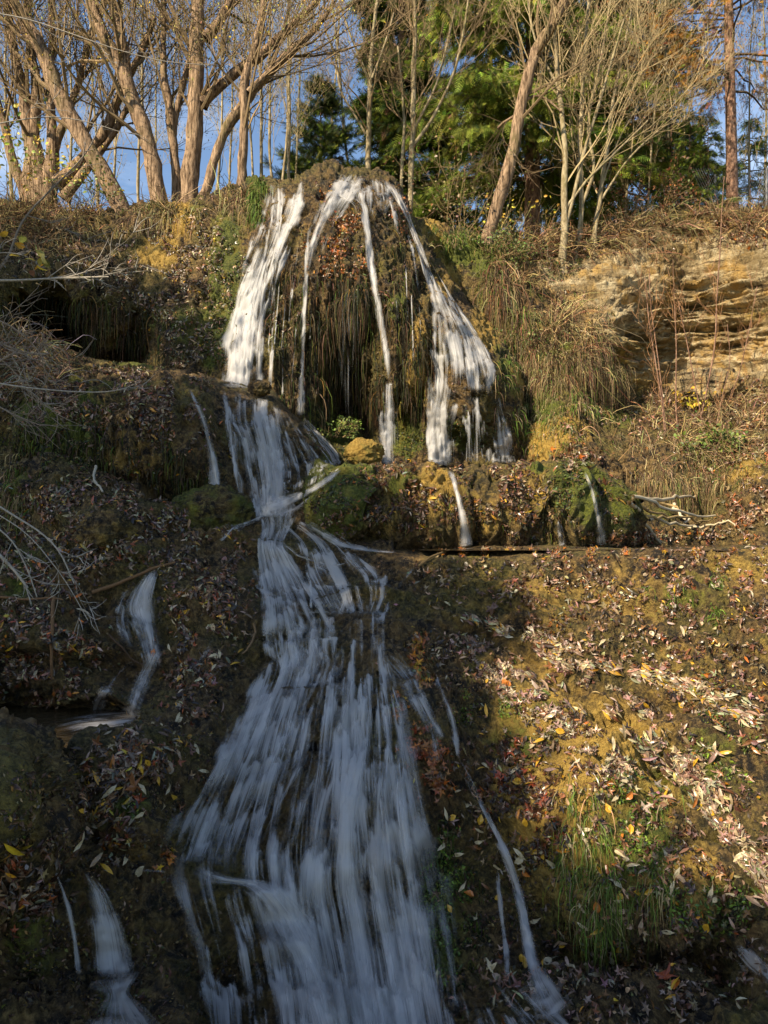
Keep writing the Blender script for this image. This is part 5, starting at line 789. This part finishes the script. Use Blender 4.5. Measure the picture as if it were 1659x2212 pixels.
# ------------------------------------------------------------------ brush, shrubs, saplings, twigs
def brush(mb, n, B, ln, rad, mix, up=.5, drop=.0, jit=.6):
    u, v = cand(n, B); p, nr, k = hits(u, v); t = Tubes(); cols = pick(mix, len(p))
    for i in range(len(p)):
        d = unit(nr[i]*.5+jit*rng.standard_normal(3)+np.array([0, 0, up])); L_ = ln[0]+(ln[1]-ln[0])*rng.random(); s = np.linspace(0, 1, 6)[:, None]
        pts = p[i]+L_*(d*s+np.array([0, 0, -1.])*drop*s*s*(.5+rng.random()))+.05*L_*np.cumsum(rng.standard_normal((6, 3)), 0)*s; t.add(pts, rad*np.linspace(1, .35, 6), 3, (*cols[i], 1))
    t.into(mb)
bb = MB(); TWG = {'root': 3, 'dstraw': 4, 'straw': 2, 'rroot': .3}
brush(bb, 2600, [(1230, 530, 170, 26, 1), (1450, 480, 180, 26, 1), (1600, 480, 80, 30, 1), (1150, 600, 60, 40, .4), (1230, 720, 70, 60, .5)], (.2, .9), .006, TWG, .5, .5)
brush(bb, 1500, [(1530, 960, 120, 80, 1), (1300, 930, 70, 25, .4), (1600, 880, 60, 50, 1), (1400, 890, 90, 30, 1)], (.15, .6), .005, TWG, .4, .5)
brush(bb, 1500, [(100, 460, 160, 22, 1.6), (60, 500, 120, 50, 1), (350, 460, 80, 16, 1), (480, 425, 60, 20, 1)], (.2, .9), .006, TWG, .6, .5)
brush(bb, 700, [(40, 740, 70, 70, 1), (60, 800, 90, 50, 1)], (.2, .8), .006, {'grey': 2, 'dstraw': 3, 'root': 2}, .3, .6)
tag(bb.build('brush', M_TWIG, smooth=False), kind='stuff')
def shrub(label, u, v, h, w_, n, mix, seed, size=(.04, .08), nst=10, Dadd=0, cat='shrub', name='shrub', mat=None, tilt=None):
    r = np.random.default_rng(seed); H_ = next(h for h in (hit(u, v+6*i) for i in range(30)) if h); b = np.array(H_[0])+np.array([0, Dadd, -.05]); root = empty(name, b, label, cat); t = Tubes(); tips = []
    for i in range(nst):
        d = unit(np.array([r.standard_normal()*w_, r.standard_normal()*w_*.6-.25, h])); grow(t, b+.15*w_*r.standard_normal(3)*np.array([1, .5, 0]), d, h*(.6+.6*r.random()), .008, 1, r, tips, .05, (5,), (.22, .16, .08, 1), .2)
    m = MB(); t.into(m); m.build('stem', M_TWIG, root, smooth=False); tp = np.array(tips)[r.integers(0, len(tips), n)]+.10*h*r.standard_normal((n, 3)); X, Y, Z = frames(r.standard_normal((n, 3))+np.array([0, -.6, .8]), r.random(n)*6.28)
    c = MB(); T = TR if size[1] > .05 else TS; stamp(c, T[0], T[1], tp, X, Y, Z, size[0]+(size[1]-size[0])*r.random(n), pick(mix, n)); c.build('foliage', M_LEAF, root, smooth=False); return root
shrub('yellow-green leafy shrub at the far left edge under the willows', 20, 440, 1.3, .8, 420, {'yl': 3, 'wl': 2, 'bgrass': 2}, 1, (.05, .10))
shrub('small green shrub between the willow trunks on the rim', 215, 455, .8, .6, 260, {'green': 2, 'bgrass': 1, 'yl': .6}, 2, (.04, .07))
shrub('ivy-green shrub spilling over the rim right of the cone', 1075, 555, .5, .6, 700, {'green': 3, 'mossg': 2, 'bgrass': .6}, 3, (.03, .06))
shrub('tangled bush with dry leaves left of the leaning tree', 985, 500, 1.3, .7, 600, {'tan': 2, 'green': 2, 'wl': 2, 'rust': .6}, 4, (.03, .07), Dadd=.4)
shrub('yellow-leaved sprig right of the foot of the leaning tree', 1100, 515, .9, .5, 130, {'yl': 3, 'bgrass': 1}, 5, (.05, .09), Dadd=.3)
shrub('bright green fern-like plant under the tufa overhang', 742, 945, .28, .5, 420, {'green': 2, 'bgrass': 3}, 6, (.03, .055), Dadd=-.4)
shrub('small maple sprig with yellow leaves on the slope below the cliff', 1490, 885, .35, .5, 70, {'yl': 5}, 7, (.07, .10))
shrub('green bramble on the right slope above the pool', 1560, 975, .4, .9, 420, {'green': 2, 'bgrass': 2}, 8, (.04, .08))
shrub('small green plant growing on the cliff face', 1215, 590, .3, .6, 220, {'green': 3, 'mossg': 1}, 9, (.03, .06))
shrub('rust-leaved bush on the rim left of the larch', 1385, 468, 1.1, .7, 420, {'rust': 2, 'tan': 2, 'orange': 1, 'green': 1}, 10, (.04, .08), Dadd=.3)
shrub('brown-leaved bush on the rim above the cliff top', 1460, 455, .9, .8, 420, {'rust': 3, 'brown': 2, 'green': 1}, 11, (.04, .08), Dadd=.2)
shrub('dusty green bush at the foot of the roots right of the cone', 1120, 760, .4, .7, 300, {'green': 1, 'grass': 2, 'straw': 1}, 12, (.03, .06))
for i, st in enumerate([[(1438, 965, 4), (1432, 880, 3.5), (1415, 780, 3), (1400, 690, 2.5), (1392, 600, 2)], [(1465, 960, 4), (1460, 860, 3.5), (1462, 740, 3), (1458, 640, 2), (1455, 560, 1.5)], [(1440, 950, 4), (1425, 800, 3), (1405, 660, 2.5), (1402, 580, 2)], [(1508, 930, 4), (1530, 830, 4), (1545, 740, 4), (1548, 640, 3), (1556, 540, 3), (1560, 440, 2), (1565, 380, 2)], [(1520, 930, 3), (1500, 820, 3), (1480, 720, 2.5), (1462, 640, 2)], [(1560, 900, 3), (1600, 800, 2.5), (1620, 700, 2), (1635, 620, 2)], [(1540, 960, 3), (1560, 860, 2.5), (1580, 780, 2), (1572, 700, 2)]]):
    lab = ['leftmost thin sapling in front of the bedded cliff', 'straight thin sapling second from left before the cliff', 'sapling leaning left before the cliff beside the straight one', 'tallest brown sapling rising past the cliff top', 'bent sapling crossing behind the tallest one', 'sapling leaning right at the right end of the cliff', 'short sapling between the tallest and the right-leaning one'][i]
    tree('sapling', lab, [st], 11.6 if i != 3 else 11.9, M_BARK3, 300+i, nb=7, bl=.7, lv=1, kids=(4,), twig=(.22, .12, .06), up=.15, cat='sapling', start=.3, spread=.7, sides=5)
# overhanging bare branches in front, from outside the left edge
def branch(name, label, lines, D, col, cat='branch', seed=0, nb=4, bl=.35, mat=None, leaf=None):
    r = np.random.default_rng(seed); t = Tubes(); tips = []; b = None
    for st in lines:
        p, rr = path(st, D); b = p[0] if b is None else b; t.add(p, rr, 7, (*col, 1))
        for k in range(nb):
            i = r.integers(2, len(p)-1); grow(t, p[i], rot_toward(unit(p[i]-p[i-1]), .5, r), bl*(.5+r.random()), rr[i]*.5, 1, r, tips, .02, (3,), (*col, 1), .2)
    m = MB(); t.into(m)
    if leaf and tips:
        tp = np.array(tips)[r.integers(0, len(tips), leaf[1])]+.04*r.standard_normal((leaf[1], 3)); X, Y, Z = frames(r.standard_normal((leaf[1], 3)), r.random(leaf[1])*6.28); stamp(m, TR[0], TR[1], tp, X, Y, Z, .07+.03*r.random(leaf[1]), pick(leaf[0], leaf[1]))
    return tag(m.build(name, mat or M_TWIG, smooth=True, loc=b), label, cat)
GY = (.36, .33, .28)
branch('bare_branch', 'long pale branch reaching in from the left below the rim', [[(-60, 606, 7), (40, 606, 6), (140, 600, 5), (235, 598, 4)], [(130, 602, 4), (180, 590, 3), (235, 568, 2)], [(140, 602, 3), (200, 600, 2), (262, 586, 1.5)]], 6.5, GY, seed=1)
branch('bare_branch', 'grey twig arching across the leaf-covered ledge on the left', [[(-60, 820, 5), (60, 838, 4), (150, 846, 3), (230, 848, 3), (280, 838, 2), (306, 822, 1.5)]], 6.2, GY, seed=2, nb=3, bl=.25)
branch('bare_branch', 'thin bowed branch hanging over the rim at upper left', [[(-60, 640, 7), (20, 560, 6), (35, 500, 5), (60, 460, 5), (120, 400, 4), (190, 330, 3), (225, 250, 2)], [(55, 465, 3), (110, 480, 2), (150, 470, 2)]], 7.0, (.22, .19, .16), seed=3, nb=4)
branch('bare_branch', 'bundle of grey twigs drooping at the lower left edge', [[(-40, 1070, 5), (40, 1120, 5), (90, 1150, 4), (130, 1190, 4), (160, 1260, 3)], [(-30, 1120, 4), (30, 1170, 4), (60, 1230, 3), (80, 1290, 3)], [(-20, 1180, 9), (30, 1230, 7), (60, 1270, 6)], [(-40, 1090, 3), (60, 1150, 3), (140, 1250, 2), (190, 1340, 2)]], 5.6, GY, seed=4, nb=3, bl=.3)
branch('bare_branch', 'tangle of dry twigs at the left edge below the cave', [[(-40, 680, 5), (20, 700, 4), (70, 740, 3), (110, 800, 2)], [(-40, 720, 5), (40, 760, 4), (100, 765, 3)], [(-40, 800, 8), (10, 775, 7), (38, 758, 6)], [(-40, 740, 4), (30, 800, 3), (80, 870, 2)], [(-40, 860, 4), (40, 900, 3), (90, 920, 2)]], 7.0, (.26, .21, .16), seed=5, nb=6, bl=.5)
branch('leafy_twig', 'twig with drooping yellow-green leaves at the left edge', [[(-50, 560, 4), (0, 545, 3), (40, 548, 2), (60, 555, 2)]], 6.0, GY, seed=6, nb=5, bl=.18, leaf=({'tan': 2, 'yl': 2, 'wl2': 2}, 16), mat=M_LEAF)
branch('bare_branch', 'long thin twig crossing in front of the willows at top left', [[(-60, 20, 4), (60, 40, 3), (160, 75, 3), (260, 110, 2), (360, 135, 2), (450, 140, 1.5)]], 7.5, (.30, .28, .25), seed=7, nb=5, bl=.5)
branch('bare_branch', 'thin grey twig curving over the leaning willow', [[(-60, 280, 3), (20, 262, 3), (110, 250, 2.5), (190, 262, 2), (260, 285, 1.5)]], 7.5, (.30, .28, .25), seed=8, nb=3, bl=.4)
def ground_stick(label, pts, w_, col, seed, lift=.03, name='stick', cat='stick', nb=1):
    p = cr_interp(pts, 14); H_ = [hit(a, b) for a, b in p]; q = np.array([np.array(h[0])+np.array(h[1])*lift for h in H_]); q = smooth1(q, 2)
    if name == 'driftwood': q = q[0]+(q[-1]-q[0])*np.linspace(0, 1, 14)[:, None]+.02*np.cumsum(np.random.default_rng(seed).standard_normal((14, 3)), 0)+np.array([0, 0, .05])
    t = Tubes(); D0 = q[:, 1].mean(); t.add(q, w_/2/F*D0*np.linspace(1.1, .6, 14), 7, (*col, 1)); m = MB(); t.into(m)
    return tag(m.build(name, M_TWIG, loc=q[0]), label, cat)
BRW = (.17, .10, .05)
ground_stick('brown branch lying across the head of the gully cascade', [(190, 1284), (250, 1262), (310, 1245), (385, 1222)], 9, BRW, 1, .06)
ground_stick('stick lying diagonally below the gully cascade', [(230, 1375), (285, 1418), (320, 1432)], 5, (.08, .05, .03), 2, .04)
ground_stick('dark upright stick standing in the leaves by the left pool', [(112, 1290), (108, 1340), (116, 1420), (120, 1500), (122, 1545)], 8, BRW, 3, .08)
ground_stick('crooked stick lying beside the main stream', [(548, 1345), (555, 1370), (545, 1400), (520, 1420)], 6, (.20, .13, .07), 4, .04)
ground_stick('stick lying in the water where the pool spills over', [(900, 1232), (930, 1210), (975, 1196)], 6, (.16, .11, .05), 5, .04)
ground_stick('short pale stub standing on the left ledge', [(212, 1022), (212, 1045), (222, 1085)], 6, (.42, .38, .30), 6, .1)
ground_stick('long brown stick lying behind the left edge twigs', [(-20, 1296), (60, 1300), (140, 1302)], 6, BRW, 7, .05)
for i, (pts, w_) in enumerate([([(1352, 1090), (1420, 1110), (1500, 1118), (1560, 1135)], 7), ([(1360, 1095), (1400, 1130), (1450, 1145)], 8), ([(1370, 1090), (1440, 1098), (1520, 1106)], 9), ([(1440, 1100), (1462, 1125), (1470, 1150)], 7), ([(1380, 1130), (1450, 1128), (1530, 1132)], 6), ([(1350, 1088), (1380, 1150), (1430, 1180)], 9), ([(1390, 1120), (1440, 1140), (1560, 1150)], 6), ([(1410, 1098), (1470, 1120), (1540, 1122)], 6), ([(1465, 1150), (1500, 1158), (1600, 1160)], 5)]):
    ground_stick('bleached driftwood stick jammed in the pile beside the mossy mound', pts, w_, [(.55, .48, .34), (.36, .26, .12), (.50, .42, .28)][i % 3], i, .08+.03*(i % 3), 'driftwood', 'driftwood')['group'] = 'driftwood pile beside the mossy mound'
# wire fence on the right rim
fr = P(1545, 470, 15.5); root = empty('wire_fence', fr, 'chain-link wire fence behind the larch at the right edge', 'fence'); t = Tubes(); a, b = P(1545, 470, 15.5), P(1760, 470, 16.5)
hgt = 1.0; n = 44
for i in range(-10, n):
    for sgn in (1, -1):
        x0, x1 = i/n, (i+10*1)/n
        if sgn < 0: x0, x1 = x1, x0
        z0, z1 = 0., hgt
        lo, hi = min(x0, x1), max(x0, x1)
        if hi < 0 or lo > 1: continue
        t.add(np.array([a+(b-a)*x0+[0, 0, z0], a+(b-a)*x1+[0, 0, z1]]), .0035, 3, (.30, .31, .32, 1))
m = MB(); t.into(m); m.build('wire_mesh', M_TWIG, root)
for k in range(3):
    t = Tubes(); c = a+(b-a)*(k/2); t.add(np.array([c-[0, 0, .3], c+[0, 0, hgt+.05]]), .025, 8, (.25, .26, .27, 1)); m = MB(); t.into(m); m.build('post', M_TWIG, root)

# ------------------------------------------------------------------ unseen trees behind the camera's left, crowns shaped to shade the lower gorge
SH = [([(-200, 560), (130, 560), (300, 590), (470, 700), (480, 830), (500, 900), (520, 1060), (700, 1130), (860, 1230), (880, 1330), (900, 1480), (990, 1650), (1070, 1820), (1180, 1960), (1300, 2030), (1450, 2060), (1700, 2130), (1700, 2500), (-200, 2500)], 2600, 1.0),
      ([(900, 1240), (1000, 1260), (1060, 1330), (950, 1400)], 30, 1), ([(700, 1060), (900, 1100), (900, 1180), (760, 1160)], 20, 1), ([(560, 900), (660, 960), (640, 1080), (540, 1050)], 30, 1), ([(0, 500), (330, 520), (330, 570), (0, 570)], 30, 1)]
qs = []
for poly, n, _ in SH:
    q = np.array(poly, float); u = q[:, 0].min()+(q[:, 0].max()-q[:, 0].min())*rng.random(n*2); v = q[:, 1].min()+(q[:, 1].max()-q[:, 1].min())*rng.random(n*2); k = inpoly(u, v, poly); p, nr, kk = hits(u[k][:n], v[k][:n])
    qs.append(p+np.array(SUN[:])*(14+7*rng.random((len(p), 1))))
q = np.concatenate(qs); az = q[:, 0]*.58-q[:, 1]*.60; order = np.argsort(az); groups = np.array_split(order, 6)
for gi, ix in enumerate(groups):
    qq = q[ix]; c = qq.mean(0); base = np.array([c[0]-1.0, c[1]-1.0, -2.9]); root = empty('shade_tree', base, ['first', 'second', 'third', 'fourth', 'fifth', 'sixth'][gi]+' unseen leafy tree from the left behind the viewer, crown shaped to shade the gorge', 'tree')
    t = Tubes(); r = np.random.default_rng(900+gi); top = c+np.array([0, 0, 1.5]); s = np.linspace(0, 1, 8)[:, None]; tp = base+(top-base)*s+.1*r.standard_normal((8, 3)); t.add(tp, np.linspace(.28, .08, 8), 10)
    for k in r.integers(0, len(qq), 26): s0 = .35+.5*r.random(); st_ = base+(top-base)*s0; t.add(np.linspace(0, 1, 5)[:, None]*(qq[k]-st_)+st_+.06*r.standard_normal((5, 3)), np.linspace(.06, .015, 5), 5)
    m = MB(); t.into(m); m.build('trunk', M_BARK, root); n = len(qq)*16; tp = np.repeat(qq, 16, 0)+.22*r.standard_normal((n, 3)); X, Y, Z = frames(r.standard_normal((n, 3)), r.random(n)*6.28); m = MB(); stamp(m, TR[0], TR[1], tp, X, Y, Z, .14+.12*r.random(n), pick({'green': 3, 'wl': 1}, n)); m.build('crown', M_LEAF, root, smooth=False)
